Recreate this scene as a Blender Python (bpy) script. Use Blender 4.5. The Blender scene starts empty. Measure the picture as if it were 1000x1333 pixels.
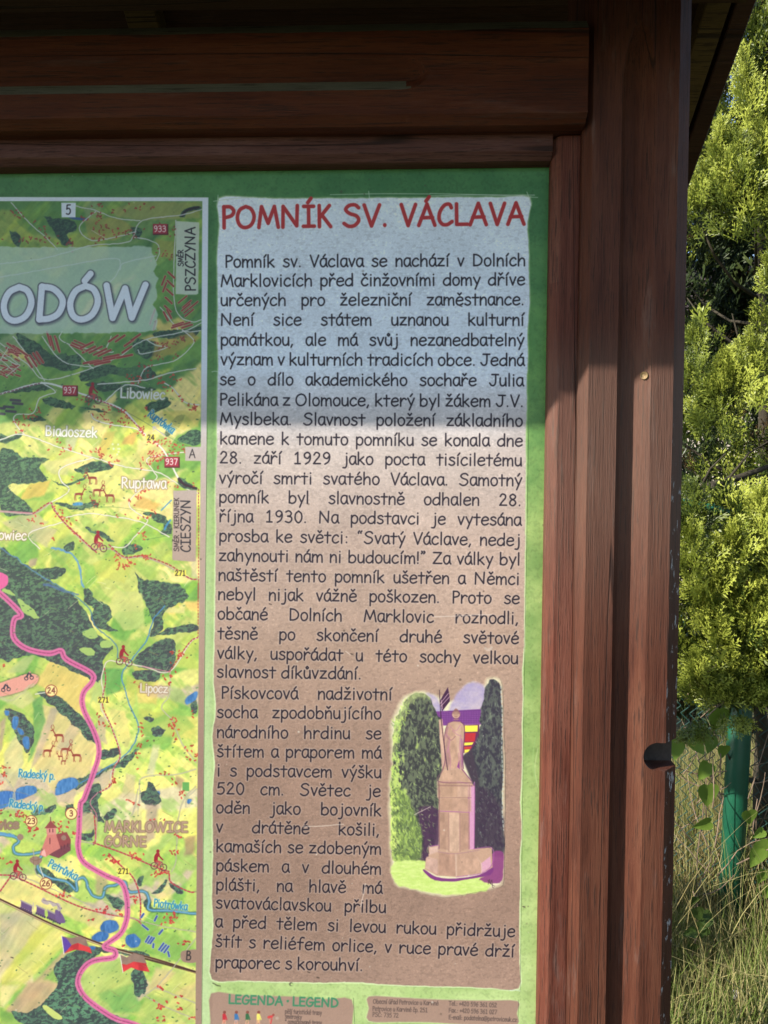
import bpy, bmesh, math, random, unicodedata
import numpy as np
from mathutils import Vector, Matrix
# ---------------------------------------------------------------- camera geometry (plain numpy)
YAW, PITCH, ROLL, FPX = -0.0366, -0.0306, 0.0095, 1000.0
def cam_axes():
    f = np.array([math.sin(YAW)*math.cos(PITCH), math.cos(YAW)*math.cos(PITCH), math.sin(PITCH)])
    r0 = np.cross(f, [0, 0, 1]); r0 /= np.linalg.norm(r0); u0 = np.cross(r0, f)
    return r0*math.cos(ROLL)+u0*math.sin(ROLL), -r0*math.sin(ROLL)+u0*math.cos(ROLL), f
RT, UP, FW = cam_axes()
CAM = np.array([0.0, 0.0, 1.53]) - FW/FW[1]          # one metre in front of the board
def bp(u, v, y=0.0):
    """point of the vertical plane at depth y seen at photo position (u, v)"""
    d = RT*(u-500)/FPX - UP*(v-666.5)/FPX + FW
    return CAM + d*((y-CAM[1])/d[1])
def gp(u, v, z=0.0):
    d = RT*(u-500)/FPX - UP*(v-666.5)/FPX + FW
    return CAM + d*((z-CAM[2])/d[2])
def project(x, y, z):
    dx, dy, dz = x-CAM[0], y-CAM[1], z-CAM[2]
    k = dx*FW[0]+dy*FW[1]+dz*FW[2]
    return (500+FPX*(dx*RT[0]+dy*RT[1]+dz*RT[2])/k, 666.5-FPX*(dx*UP[0]+dy*UP[1]+dz*UP[2])/k)
# ---------------------------------------------------------------- camera, sky, sun, exposure
SC = bpy.context.scene
cam_data = bpy.data.cameras.new("camera"); cam = bpy.data.objects.new("camera", cam_data); SC.collection.objects.link(cam)
cam_data.sensor_fit = 'VERTICAL'; cam_data.sensor_height = 36.0; cam_data.lens = 36.0*FPX/1333.0
cam_data.clip_start = .05; cam_data.clip_end = 600
cam.matrix_world = Matrix(((RT[0], UP[0], -FW[0], CAM[0]), (RT[1], UP[1], -FW[1], CAM[1]), (RT[2], UP[2], -FW[2], CAM[2]), (0, 0, 0, 1)))
SC.camera = cam
SUN_AZ, SUN_EL = math.radians(64), math.radians(31.5)            # azimuth to the left of the board's normal
SDIR = Vector((-math.sin(SUN_AZ)*math.cos(SUN_EL), -math.cos(SUN_AZ)*math.cos(SUN_EL), math.sin(SUN_EL)))
world = bpy.data.worlds.new("World"); SC.world = world; world.use_nodes = True
wn = world.node_tree; bg = wn.nodes["Background"]; sky = wn.nodes.new("ShaderNodeTexSky"); sky.sky_type = 'NISHITA'; sky.sun_disc = False
sky.sun_elevation = SUN_EL; sky.sun_rotation = math.atan2(SDIR.x, SDIR.y); sky.altitude = 250; sky.dust_density = .6
wn.links.new(sky.outputs[0], bg.inputs[0]); bg.inputs[1].default_value = 0.15
sl = bpy.data.lights.new("sun", 'SUN'); sun = bpy.data.objects.new("sun", sl); SC.collection.objects.link(sun)
sl.energy = 5.0; sl.angle = math.radians(.55); sl.color = (1.0, .93, .82)
sun.rotation_euler = SDIR.to_track_quat('Z', 'Y').to_euler(); sun.location = (-4, -3, 6)
SC.view_settings.view_transform = 'Standard'; SC.view_settings.look = 'None'; SC.view_settings.gamma = 1.0; SC.view_settings.use_curve_mapping = False
SC.view_settings.exposure = 0.80
SC.cycles.max_bounces = 8; SC.cycles.use_denoising = True
# ---------------------------------------------------------------- the printed sheet of the board, painted in code
BX0, BX1, BZ0, BZ1, RES = -1.01, 0.235, 0.72, 2.00, 1600
CW, CH = int((BX1-BX0)*RES), int((BZ1-BZ0)*RES)
rng = np.random.default_rng(7)
_jx, _iz = np.meshgrid(np.arange(CW, dtype=np.float32), np.arange(CH, dtype=np.float32))
_u, _v = project(BX0+(_jx+.5)/RES, 0.0, BZ1-(_iz+.5)/RES)
U, V = _u.astype(np.float32), _v.astype(np.float32)
del _jx, _iz, _u, _v
IMG = np.zeros((CH, CW, 3), np.float32)
NZ = rng.random((256, 256)).astype(np.float32)
def vnoise(x, y, seed=0):
    x = x+seed*17.3+500; y = y+seed*41.7+500
    xi = np.floor(x).astype(np.int32); yi = np.floor(y).astype(np.int32)
    fx = (x-xi); fy = (y-yi); fx = fx*fx*(3-2*fx); fy = fy*fy*(3-2*fy)
    a = NZ[yi & 255, xi & 255]; b = NZ[yi & 255, (xi+1) & 255]; c = NZ[(yi+1) & 255, xi & 255]; d = NZ[(yi+1) & 255, (xi+1) & 255]
    return (a*(1-fx)+b*fx)*(1-fy)+(c*(1-fx)+d*fx)*fy
def fbm(x, y, seed=0, o=3):
    s = 0; a = 1; t = 0
    for k in range(o):
        s = s+a*vnoise(x*2**k, y*2**k, seed+k*5); t += a; a *= .55
    return s/t
def bn(x, y, seed=0):                                    # two turned lattices: no grid pattern when thresholded
    return .5+.75*(vnoise(x*.83+y*.56, y*.83-x*.56, seed)+vnoise(x*.77-y*1.02, y*.77+x*1.02, seed+3)-1)
def sst(a, b, x): 
    t = np.clip((x-a)/(b-a), 0, 1); return t*t*(3-2*t)
def col(c): return np.array(c, np.float32)/255
def ramp(v, keys):
    ks = [k[0] for k in keys]
    return np.stack([np.interp(v, ks, [k[1][i]/255 for k in keys]) for i in range(3)], -1).astype(np.float32)
# the paper white of this print: bright at the top with the shade's blue skylight painted in, printed down to a kraft brown
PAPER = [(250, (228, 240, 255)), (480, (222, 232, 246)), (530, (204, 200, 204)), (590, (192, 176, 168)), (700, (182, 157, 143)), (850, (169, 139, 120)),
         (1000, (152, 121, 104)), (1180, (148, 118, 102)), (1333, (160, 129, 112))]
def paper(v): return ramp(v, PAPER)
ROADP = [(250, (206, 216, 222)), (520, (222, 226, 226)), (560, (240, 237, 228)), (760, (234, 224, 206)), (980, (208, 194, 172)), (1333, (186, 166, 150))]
def pc(v, c): return ramp(v, ROADP) if c == 'r' else paper(v)
def win(u0, v0, u1, v1):
    a = [bp(u, v) for u in (u0, u1) for v in (v0, v1)]
    x0 = min(p[0] for p in a); x1 = max(p[0] for p in a); z0 = min(p[2] for p in a); z1 = max(p[2] for p in a)
    j0 = max(0, int((x0-BX0)*RES)-1); j1 = min(CW, int((x1-BX0)*RES)+2)
    i0 = max(0, int((BZ1-z1)*RES)-1); i1 = min(CH, int((BZ1-z0)*RES)+2)
    return (slice(i0, i1), slice(j0, j1)) if i1 > i0 and j1 > j0 else None
WX = (fbm(U/7, V/7, 3, 2)-.5)*9; WY = (fbm(U/7, V/7, 9, 2)-.5)*9      # hand-drawn wobble
def put(w, cov, c):
    if isinstance(c, (tuple, list)): c = col(c)
    IMG[w] += (c-IMG[w])*cov[..., None]
def cr(p, n=5, closed=False):
    p = [np.array(q, float) for q in p]
    if len(p) < 3: return p
    if closed: q = [p[-1]]+p+[p[0], p[1]]
    else: q = [2*p[0]-p[1]]+p+[2*p[-1]-p[-2]]
    out = []
    for i in range(1, len(q)-2):
        a, b, c, d = q[i-1:i+3]
        for k in range(n):
            t = k/n; out.append(.5*((2*b)+(c-a)*t+(2*a-5*b+4*c-d)*t*t+(3*b-a-3*c+d)*t**3))
    out.append(q[-2]); return out
def seg_cover(w, pts, r, soft=.45, wob=0):
    cov = np.zeros(U[w].shape, np.float32); i0, j0 = w[0].start, w[1].start
    for a, b in zip(pts[:-1], pts[1:]):
        m = r+soft+1+abs(wob)*5
        s = win(min(a[0], b[0])-m, min(a[1], b[1])-m, max(a[0], b[0])+m, max(a[1], b[1])+m)
        if s is None: continue
        s = (slice(max(s[0].start, i0), min(s[0].stop, w[0].stop)), slice(max(s[1].start, j0), min(s[1].stop, w[1].stop)))
        if s[0].stop <= s[0].start or s[1].stop <= s[1].start: continue
        x = U[s]; y = V[s]
        if wob: x = x+WX[s]*wob; y = y+WY[s]*wob
        dx, dy = b[0]-a[0], b[1]-a[1]; L = dx*dx+dy*dy+1e-9
        t = np.clip(((x-a[0])*dx+(y-a[1])*dy)/L, 0, 1)
        d = np.hypot(x-a[0]-t*dx, y-a[1]-t*dy)
        c = cov[s[0].start-i0:s[0].stop-i0, s[1].start-j0:s[1].stop-j0]
        np.maximum(c, np.clip((r+soft-d)/(2*soft), 0, 1), out=c)
    return cov
def bbox(pts, m):
    a = np.array(pts); return win(a[:, 0].min()-m, a[:, 1].min()-m, a[:, 0].max()+m, a[:, 1].max()+m)
def line(pts, wd, c, alpha=1., smooth=True, soft=.45, dash=None, wob=0):
    pts = cr(pts) if smooth else [np.array(p, float) for p in pts]
    if dash:                                            # (on, off) lengths in px
        out = []; cur = []; s = 0.
        for a, b in zip(pts[:-1], pts[1:]):
            L = np.linalg.norm(b-a); n = max(1, int(L/.5))
            for k in range(n):
                p = a+(b-a)*k/n
                if s % (dash[0]+dash[1]) < dash[0]: cur.append(p)
                elif cur: out.append(cur); cur = []
                s += L/n
        if cur: out.append(cur)
        for o in out:
            if len(o) > 1: line([o[0], o[-1]], wd, c, alpha, False, soft)
        return
    w = bbox(pts, wd/2+3+abs(wob)*5)
    if w is None: return
    cov = seg_cover(w, pts, wd/2, soft, wob)*alpha
    put(w, cov, pc(V[w], c) if isinstance(c, str) else c)
def poly_cover(w, pts, soft=.5, wob=0):
    x = U[w]; y = V[w]
    if wob: x = x+WX[w]*wob; y = y+WY[w]*wob
    ins = np.zeros(x.shape, bool); dm = np.full(x.shape, 1e9, np.float32)
    P = list(pts)+[pts[0]]
    for a, b in zip(P[:-1], P[1:]):
        dx, dy = float(b[0]-a[0]), float(b[1]-a[1])
        if abs(dy) > 1e-6: ins ^= ((y < a[1]) != (y < b[1])) & (x < a[0]+(y-a[1])*(dx/dy))
        t = np.clip(((x-a[0])*dx+(y-a[1])*dy)/(dx*dx+dy*dy+1e-9), 0, 1)
        ex = x-a[0]-t*dx; ey = y-a[1]-t*dy
        np.minimum(dm, ex*ex+ey*ey, out=dm)
    d = np.sqrt(dm); d = np.where(ins, -d, d)
    return np.clip((soft-d)/(2*soft), 0, 1)
def poly(pts, c, alpha=1., smooth=True, soft=.5, wob=0, fn=None, edge=None):
    pts = cr(pts, 3, True) if smooth else pts
    w = bbox(pts, 4+abs(wob)*5)
    if w is None: return
    if edge: 
        put(w, poly_cover(w, pts, soft+edge[1], wob)*.8, paper(V[w]) if edge[0] == 'p' else edge[0])
    cov = poly_cover(w, pts, soft, wob)*alpha
    if fn: c = fn(w)
    elif isinstance(c, str): c = paper(V[w])
    put(w, cov, c)
def disc(x, y, r, c, **k): poly([(x+r*math.cos(t*.785), y+r*math.sin(t*.785)) for t in range(8)], c, **k)
def ring(x, y, r, wd, c, alpha=1): line([(x+r*math.cos(t*.524), y+r*math.sin(t*.524)) for t in range(13)], wd, c, alpha)
def T(ox, oy, s, txt):                                  # "x,y x,y" in an enlarged grid -> photo px
    return [(ox+float(p.split(',')[0])*s, oy+float(p.split(',')[1])*s) for p in txt.split()]
def A(t): return T(0, 200, .29, t)
def B(t): return T(0, 480, .29, t)
def Cc(t): return T(0, 760, .29, t)
def D(t): return T(0, 1033, .29, t)
def M(t): return T(480, 860, .24, t)

# ---- a round-nibbed hand lettering: advance | strokes ('~' smooth), 1/100 em, baseline 0
GL = {k: (int(a), s) for k, a, s in (r.split('|') for r in '''a|51|~43,45 34,52 19,51 8,38 7,16 18,1 32,4 43,24;~43,51 43,25 45,8 50,1
b|59|10,77 10,2;~10,28 22,45 38,46 50,32 49,14 38,2 22,0 10,8
c|51|~44,42 36,50 22,48 9,32 8,14 20,1 34,2 45,9
d|59|49,77 49,1;~49,34 38,46 23,44 9,30 8,12 20,1 36,3 49,18
e|55|~9,26 30,28 47,31 46,43 33,51 18,46 8,30 9,12 21,1 35,2 48,9
f|50|~47,74 35,77 25,67 22,46 22,0;6,45 42,45
g|53|~44,45 32,52 17,48 8,32 10,13 21,5 34,13 44,30;~44,50 45,22 44,-6 36,-21 22,-23 9,-15
h|58|10,77 10,0;~10,24 21,42 34,48 45,40 47,20 47,0
i|28|14,50 14,0;.14,68
j|40|~27,50 28,20 27,-6 19,-21 5,-21;.27,68
k|54|10,77 10,0;43,48 11,21;19,28 47,0
l|27|13,77 13,0
m|78|9,50 9,0;~9,28 18,44 30,47 37,36 38,0;~38,28 48,44 60,47 67,36 69,0
n|53|9,50 9,0;~9,26 19,43 31,49 42,41 44,22 44,0
o|53|~27,51 13,44 7,26 14,5 28,0 42,9 47,28 40,45 27,51
p|54|9,50 9,-24;~9,34 20,48 34,49 46,36 45,14 34,1 20,2 9,12
r|48|10,50 10,0;~10,24 20,42 32,49 44,42
s|49|~41,44 30,51 16,48 11,39 22,30 36,24 42,13 34,3 20,0 7,7
t|47|23,68 23,0;5,47 43,47
u|52|~9,50 8,22 14,4 28,1 40,12 43,28;43,50 45,0
v|49|7,50 24,1 43,50
w|68|6,50 19,1 34,40 48,1 62,50
x|56|8,50 46,0;46,50 8,0
y|52|7,50 27,9;47,50 17,-24
z|54|9,48 45,48 8,3 47,3
A|73|6,0 37,74 65,0;16,26 57,27
B|63|10,73 10,2;~10,73 34,72 44,60 34,45 12,40;~12,40 40,38 52,22 40,4 10,2
C|60|~53,60 46,72 28,69 11,46 8,20 20,3 38,2 55,12
D|72|12,73 12,2;~12,73 40,67 62,43 56,16 36,4 12,2
E|62|51,71 12,71 12,2 53,2;12,38 47,39
F|60|53,72 12,71 12,0;12,38 45,38
G|68|~56,60 44,72 24,66 9,42 8,18 22,2 44,3 58,18 61,32;36,33 65,33
I|55|9,71 46,71;27,71 27,2;7,2 48,2
J|66|22,71 63,71;~46,71 45,22 36,4 20,3 8,18
K|61|12,73 12,0;50,73 13,31;22,40 54,0
L|55|12,73 12,2 51,2
M|88|8,0 19,72 43,14 67,72 81,0
N|80|10,0 12,72 62,4 65,74
O|80|~40,73 18,62 8,36 16,10 36,0 60,10 71,38 60,64 40,73
P|52|10,73 10,0;~10,73 34,72 47,58 38,42 12,35
R|63|10,73 10,0;~10,73 34,72 47,58 38,42 12,35;22,36 55,0
S|69|~58,64 46,74 26,72 14,58 28,44 50,36 58,20 44,3 24,0 8,10
T|68|6,71 62,71;34,71 34,0
U|74|~12,73 12,24 24,3 44,2 58,18 61,73
V|65|8,73 32,0 60,73
W|104|8,73 28,2 51,66 72,2 97,73
Y|64|8,73 32,38;58,73 22,0
Z|69|10,71 59,71 9,3 62,3
0|61|~31,73 13,56 10,24 24,2 38,2 51,24 49,56 31,73
1|61|16,60 31,73 31,2;14,2 47,2
2|61|~12,58 24,73 43,67 44,48 26,26 10,3;10,3 52,3
3|61|~12,66 30,74 46,60 40,44 24,40;~24,40 46,34 48,14 32,0 10,6
4|61|42,0 42,73 8,24 55,24
5|61|50,72 18,70 14,40;~14,40 34,46 50,32 48,12 32,0 10,4
6|61|~46,70 24,58 10,30 16,4 34,0 50,14 46,36 28,40 12,24
7|61|8,71 52,71 24,0
8|61|~30,73 14,62 18,46 42,32 48,14 30,0 12,12 18,32 42,46 46,62 30,73
9|61|~48,54 34,36 16,42 12,60 28,73 44,66 50,44 42,16 20,0
.|25|.12,2
,|28|15,5 8,-11
:|36|.17,4;.17,38
!|24|12,73 12,20;.12,2
“|42|~17,78 11,70 12,64;~32,78 26,70 27,64
”|42|~12,78 17,72 10,63;~27,78 32,72 25,63
+|48|24,50 24,14;6,32 42,32
-|42|8,30 34,30
•|44|.22,36;.20,36;.24,38;.22,33
@|93|~66,28 52,50 34,40 34,18 50,14 64,30 70,14 84,30 74,64 42,72 12,48 14,10 40,-8 70,-4
*|40|20,72 20,50;10,66 30,56;30,66 10,56'''.split('\n'))}
ACC = {'\u0301': '-3,62 9,77', '\u030c': '-10,75 0,64 11,76', '\u030a': '~0,60 -7,67 0,75 7,67 0,60'}
def layout(s):
    """strokes and total advance of a run of letters, in em/100"""
    out = []; x = 0
    for ch in s:
        if ch == ' ': x += 30; continue
        d = unicodedata.normalize('NFD', ch); b = d[0]
        if b not in GL: continue
        adv, st = GL[b]
        for q in st.split(';'):
            if len(d) > 1 and q[0] == '.': continue
            sm = q[0] == '~'
            if q[0] == '.': p = [tuple(map(float, q[1:].split(',')))]*2; p = [p[0], (p[1][0], p[1][1]+1.5)]
            else: p = [tuple(map(float, k.split(','))) for k in q.lstrip('~').split()]
            if sm: p = cr(p, 4)
            out.append([(x+k[0], k[1]) for k in p])
        if len(d) > 1:
            q = ACC[d[1]]; sm = q[0] == '~'
            p = [tuple(map(float, k.split(','))) for k in q.lstrip('~').split()]
            if sm: p = cr(p, 3)
            dx = adv/2+(2 if b in 'ai' else 0); dy = 22 if b.isupper() else 0
            out.append([(x+dx+k[0], k[1]+dy) for k in p])
        x += adv
    return out, x
def text(s, x0, y0, x1, y1, em, c, wd=None, fit='just', slant=0., halo=None, alpha=1., soft=.42, shadow=None):
    """baseline from (x0,y0) towards (x1,y1); 'just' spreads the words over it, 'fit' scales the letters"""
    wd = wd or em*.094; L = math.hypot(x1-x0, y1-y0); ex = (x1-x0)/L; ey = (y1-y0)/L
    words = s.split(' '); runs = [layout(w) for w in words]; k = em/100; sx = k
    tot = sum(r[1] for r in runs)
    if fit == 'just' and len(words) > 1:
        gap = (L/k-tot)/(len(words)-1)
        if gap < 16: sx = L/(tot+16*(len(words)-1)); gap = 16
    else:
        gap = 30
        if fit in ('fit', 'just'): sx = L/(tot+gap*(len(words)-1))
    segs = []; x = 0
    for st, a in runs:
        for p in st: segs.append([(x0+ex*((x+q[0])*sx+slant*q[1]*k)+ey*q[1]*k, y0+ey*((x+q[0])*sx+slant*q[1]*k)-ex*q[1]*k) for q in p])
        x += a+gap
    def draw(r, c, al, sf, off=(0, 0)):
        for p in segs:
            p = [(q[0]+off[0], q[1]+off[1]) for q in p]; w = bbox(p, r+sf+2)
            if w is None: continue
            put(w, seg_cover(w, p, r, sf)*al, pc(V[w], c) if isinstance(c, str) else c)
    if shadow: draw(wd/2+1.2, shadow, .75, 2.2, (1.5, 2)); draw(wd/2+1.3, shadow, .8, .8)
    if halo: draw(wd/2+halo[1], halo[0], halo[2], .9)
    draw(wd/2, c, alpha, soft)
# ---- green marbled border
n1 = fbm(U/60, V/45, 1, 4); n2 = fbm(U/9, V/9, 2, 3)
k = np.clip(n1*1.5-.25+(n2-.5)*.5, 0, 1)[..., None]
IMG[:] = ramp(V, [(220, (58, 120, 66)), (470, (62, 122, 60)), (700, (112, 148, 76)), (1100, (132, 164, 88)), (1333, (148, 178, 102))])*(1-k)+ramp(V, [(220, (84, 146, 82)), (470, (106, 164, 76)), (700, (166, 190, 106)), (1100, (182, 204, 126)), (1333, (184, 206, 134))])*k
IMG[:] *= 1-.07*(sst(.62, .8, bn(U/3, V/3, 5)))[..., None]
w = win(256, 225, 284, 1700)                                   # paler gutter between the map and the text
put(w, (.55*sst(0, 1, (V[w]-350)/500)*(1-np.clip(np.abs(U[w]-268)/16, 0, 1)**2)).astype(np.float32), (196, 220, 168))

# ---- the map: washed fields
MAPR = [(-650, 262), (263.5, 262), (261.5, 600), (258.5, 900), (256, 1160), (254, 1400), (252, 1700), (-650, 1700)]
wm = win(-650, 255, 275, 1690)
um = U[wm][::2, ::2]; vm = V[wm][::2, ::2]
best = np.full(um.shape, 1e9, np.float32); idx = np.zeros(um.shape, np.int32)
sx_ = um+(fbm(um/30, vm/30, 11, 3)-.5)*30; sy_ = vm+(fbm(um/30, vm/30, 12, 3)-.5)*26
seeds = [(rng.uniform(-650, 270), rng.uniform(255, 1700)) for _ in range(520)]
for i, (a, b) in enumerate(seeds):
    th = (-.15 if b < 540 else -.6)+.5*math.sin(a/80.+b/170.)
    L, S = (38, 11) if b < 540 else (46, 16)
    m = (slice(None), slice(None))
    dx = sx_-a; dy = sy_-b
    e = ((dx*math.cos(th)+dy*math.sin(th))/L)**2+((-dx*math.sin(th)+dy*math.cos(th))/S)**2
    q = e < best; best[q] = e[q]; idx[q] = i
PAL1 = [(92, 146, 74), (112, 156, 84), (104, 158, 74), (84, 142, 70), (124, 168, 78), (170, 180, 88), (94, 150, 80), (146, 172, 80), (206, 192, 104), (78, 130, 72), (128, 162, 104)]
PAL2 = [(176, 196, 92), (160, 188, 88), (196, 204, 104), (206, 214, 96), (232, 226, 112), (186, 204, 88), (240, 222, 134), (150, 190, 80), (222, 218, 120), (118, 172, 74), (236, 200, 104), (214, 206, 150), (196, 212, 100), (166, 200, 92), (238, 232, 140)]
PAL3 = [(168, 196, 100), (224, 220, 110), (236, 228, 122), (186, 208, 92), (146, 192, 84), (200, 180, 150), (222, 208, 160), (126, 180, 82), (206, 218, 110), (238, 224, 130), (176, 204, 96)]
cc = np.array([(PAL1 if b < 536 else PAL2 if b < 900 else PAL3)[rng.integers(0, 11)] for a, b in seeds], np.float32)/255
fc = cc[idx]
for it in range(3):                                            # soften the borders of the washes
    p = np.pad(fc, ((1, 1), (1, 1), (0, 0)), 'edge'); fc = (p[:-2, 1:-1]+p[2:, 1:-1]+p[1:-1, :-2]+p[1:-1, 2:]+2*p[1:-1, 1:-1])/6
fc = np.repeat(np.repeat(fc, 2, 0), 2, 1)[:U[wm].shape[0], :U[wm].shape[1]]
for it in range(2):
    p = np.pad(fc, ((1, 1), (1, 1), (0, 0)), 'edge'); fc = (p[:-2, 1:-1]+p[2:, 1:-1]+p[1:-1, :-2]+p[1:-1, 2:]+p[:-2, :-2]+p[2:, 2:]+2*p[1:-1, 1:-1])/8
um = U[wm]; vm = V[wm]
n1 = fbm((um+vm*.9)/16, (vm-um*.6)/60, 21, 3); n2 = fbm((um*.7+vm)/34, (vm-um)/14, 22, 3)
fc = fc+(sst(.5, .8, n1)[..., None])*(np.array([.10, .08, -.02], np.float32))
g = (sst(.52, .72, n2)*.55)[..., None]
fc = fc*(1-g)+ramp(vm, [(400, (88, 146, 66)), (560, (138, 184, 74)), (1300, (142, 196, 82))])*g
fc += ((bn((um+vm)/5, (vm-um)/26, 24)-.5)*.07)[..., None]*np.array([1., .9, .5], np.float32)
fc *= (1+(fbm(um/5, vm/5, 23, 2)-.5)[..., None]*.14)
put(wm, poly_cover(wm, MAPR, .6), np.clip(fc, 0, 1)); MAPC = poly_cover(wm, MAPR, .6)

def forest_fn(w):
    u, v = U[w], V[w]
    n = bn((u*.35+v)/2.6, (u-v*.35)/4.6, 31)*.6+bn(u/1.9, v/1.7, 35)*.4; s = sst(.40, .66, n)
    n3 = fbm(u/24, v/20, 33, 2)
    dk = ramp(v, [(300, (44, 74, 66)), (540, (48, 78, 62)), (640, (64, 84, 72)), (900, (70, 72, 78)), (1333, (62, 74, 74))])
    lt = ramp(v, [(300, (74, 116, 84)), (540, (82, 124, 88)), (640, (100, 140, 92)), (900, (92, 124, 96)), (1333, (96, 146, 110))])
    s = (s*(.35+.9*n3))[..., None]; s = np.clip(s, 0, 1)
    return dk*(1-s)+lt*s
def forest(pts, alpha=1.):
    poly(pts, None, alpha, True, .6, .55, forest_fn); P = np.array(pts); ar = np.prod(P.max(0)-P.min(0)); vm_ = P[:, 1].mean()
    if P[:, 0].min() > -400: dashes(pts, int(min(420, ar*.035)), [(34, 52, 52), (44, 60, 58), (96, 150, 108), (112, 164, 112), (80, 130, 100)] if vm_ > 540 else [(34, 60, 52), (70, 120, 84), (84, 134, 88)], 3.2, .8)
def dashes(pts, n, cols, l=2.2, wd=.8, ang=None, alpha=.7):
    P = np.array(pts); x0, y0 = P.min(0); x1, y1 = P.max(0); Q = list(P)+[P[0]]; k = 0; t = 0
    while k < n and t < n*6:
        t += 1; x = rng.uniform(x0, x1); y = rng.uniform(y0, y1); ins = False
        if x > 262 and x1 < 300 or x < -60: continue
        for a, b in zip(Q[:-1], Q[1:]):
            if (a[1] > y) != (b[1] > y) and x < (b[0]-a[0])*(y-a[1])/(b[1]-a[1])+a[0]: ins = not ins
        if not ins: continue
        k += 1; a = (ang if ang is not None else -.6)+rng.normal()*.5; L = l*rng.uniform(.5, 1.3); dx, dy = L*math.cos(a), L*math.sin(a); c = cols[rng.integers(0, len(cols))]
        line([(x-dx*.5, y-dy*.5), (x+dx*.1-dy*.15, y+dy*.1+dx*.15), (x+dx*.5, y+dy*.5)], wd*rng.uniform(.6, 1.3), c, alpha*rng.uniform(.5, 1), False, .35)
def field(pts, c, alpha=.8, soft=1.5):
    d = np.array(c)/255.; th = rng.uniform(.6, 1.2)
    poly(pts, None, alpha*.92, False, soft, .3, lambda w: np.clip((d*(.92+.0*V[w][..., None])).astype(np.float32)*(1+(bn((U[w]+V[w]*th)/4, (V[w]*th-U[w])/22, 26)-.5)[..., None]*.12)+((bn(U[w]/16, V[w]/12, 27)-.5)*.14)[..., None]*np.array([1., .5, .2], np.float32), 0, 1))
def road(pts, wd=1.5, c='r'):
    wd = wd*.82; line(pts, wd+1.2, (150, 140, 110), .35, wob=.15); line(pts, wd, c, .95, wob=.15)
def water(pts, c=(58, 120, 186)):
    poly(pts, c, 1, True, .5, .1, edge=('p', 1.6))
    poly(pts, (40, 100, 170), .5, True, .5, .5, lambda w: (col(c)*.8+vnoise(U[w]/2, V[w]/5, 4)[..., None]*.25))
def houses(pts, n, sp=3., c=(186, 72, 54), size=2.2):
    pts = cr(pts, 4); r = 0
    for _ in range(int(n*1.25)):
        if r <= 0:
            i = rng.integers(0, max(1, len(pts)-1)); t = rng.random(); p0 = pts[i]*(1-t)+pts[min(i+1, len(pts)-1)]*t if len(pts) > 1 else pts[0]; r = rng.integers(1, 4)
            p0 = p0+rng.normal(size=2)*sp*.8
        r -= 1; x = p0[0]+rng.normal()*2.6; y = p0[1]+rng.normal()*1.8; a = rng.choice([-.5, .35, 1.1, -1.0])+rng.normal()*.2
        if x > 259: continue
        l = size*rng.uniform(.3, .8); k_ = np.array(c)*rng.uniform(.82, 1.12)
        line([(x-l*.6*math.cos(a), y-l*.6*math.sin(a)), (x+l*.6*math.cos(a), y+l*.6*math.sin(a))], size*.72, tuple(k_), .88, False, .5)
def blocks(txt, ang, l, wd=2.4, c=(160, 66, 60)):
    for x, y in txt:
        dx, dy = l*math.cos(ang), l*math.sin(ang)
        line([(x-dx, y-dy), (x+dx, y+dy)], wd+1.2, (206, 170, 150), .6, False, .3); line([(x-dx, y-dy), (x+dx, y+dy)], wd, c, 1, False, .3)

# ---- top of the map (in the roof's shade)
for t in ("200,280 250,290 330,300 345,345 300,360 330,410 270,400 230,330", "45,350 90,370 85,420 60,400", "590,330 640,340 630,380 600,370",
          "690,800 800,790 900,780 870,820 760,830 690,820", "620,830 700,850 720,900 650,920 600,880", "80,810 170,850 230,900 300,900 340,960 240,960 160,930 90,860",
          "240,940 350,900 360,960 290,975", "360,980 480,950 560,960 660,950 700,1000 600,1020 520,990 440,1010 370,1020", "-300,500 -160,470 -60,560 -150,640 -280,600"):
    forest(A(t))
for t in ("0,110 150,100 240,90 180,60 100,80", "190,130 270,140 340,170 290,180 210,160", "380,70 460,62 580,70 700,90 640,105 480,100", "350,170 430,180 550,210 430,190", "650,170 740,130 760,160 690,200"):
    forest(B(t))
forest(B("800,320 850,280 900,275 900,340 860,345")); forest(B("770,230 830,210 800,260 760,300 740,290"), .8)
field(A("500,250 620,215 900,220 900,290 640,300 520,280"), (196, 184, 104), .55); field(A("380,290 540,290 600,330 520,390 400,380"), (196, 176, 84), .6)
field(A("700,380 790,400 780,480 720,460"), (186, 176, 80), .6); field(A("700,850 860,800 900,830 780,900 680,930"), (208, 176, 80), .7)
field(A("560,900 700,930 600,1020 520,1010"), (88, 150, 84), .6)
line(A("300,275 330,290 390,295"), 3.2, (58, 96, 150), 1)
forest(A("810,285 830,250 890,235 900,250 850,262 830,285")); line(A("820,280 840,255 890,240"), 3, (44, 40, 48), 1, wob=.2)
ROADS_A = ["50,220 130,310 200,370 260,430", "0,495 200,470 400,415 560,400 600,370 640,300 820,275 905,250", "340,235 430,255 520,290 630,300", "430,260 370,310 360,350 420,390 540,370 610,350",
           "600,375 660,385 710,410 715,450 700,480", "0,555 200,520 400,485 520,470 540,500 520,550 490,580", "540,520 560,490 700,460", "60,820 150,940 200,1020",
           "0,850 130,950 190,1010 300,1000 520,920 640,840 820,800 905,760", "190,820 280,930 420,960", "720,690 800,790", "790,300 780,600 800,720 860,755 905,745", "660,835 700,860 750,870 640,900 620,880",
           "620,1034 660,960 780,930 870,850 820,790", "820,795 850,800 900,795", "310,860 420,965", "280,800 270,830 320,860 480,890 510,890", "500,820 480,870", "0,900 60,940 90,950 40,965 0,970"]
for t in ROADS_A: road(A(t), 1.3)
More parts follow.
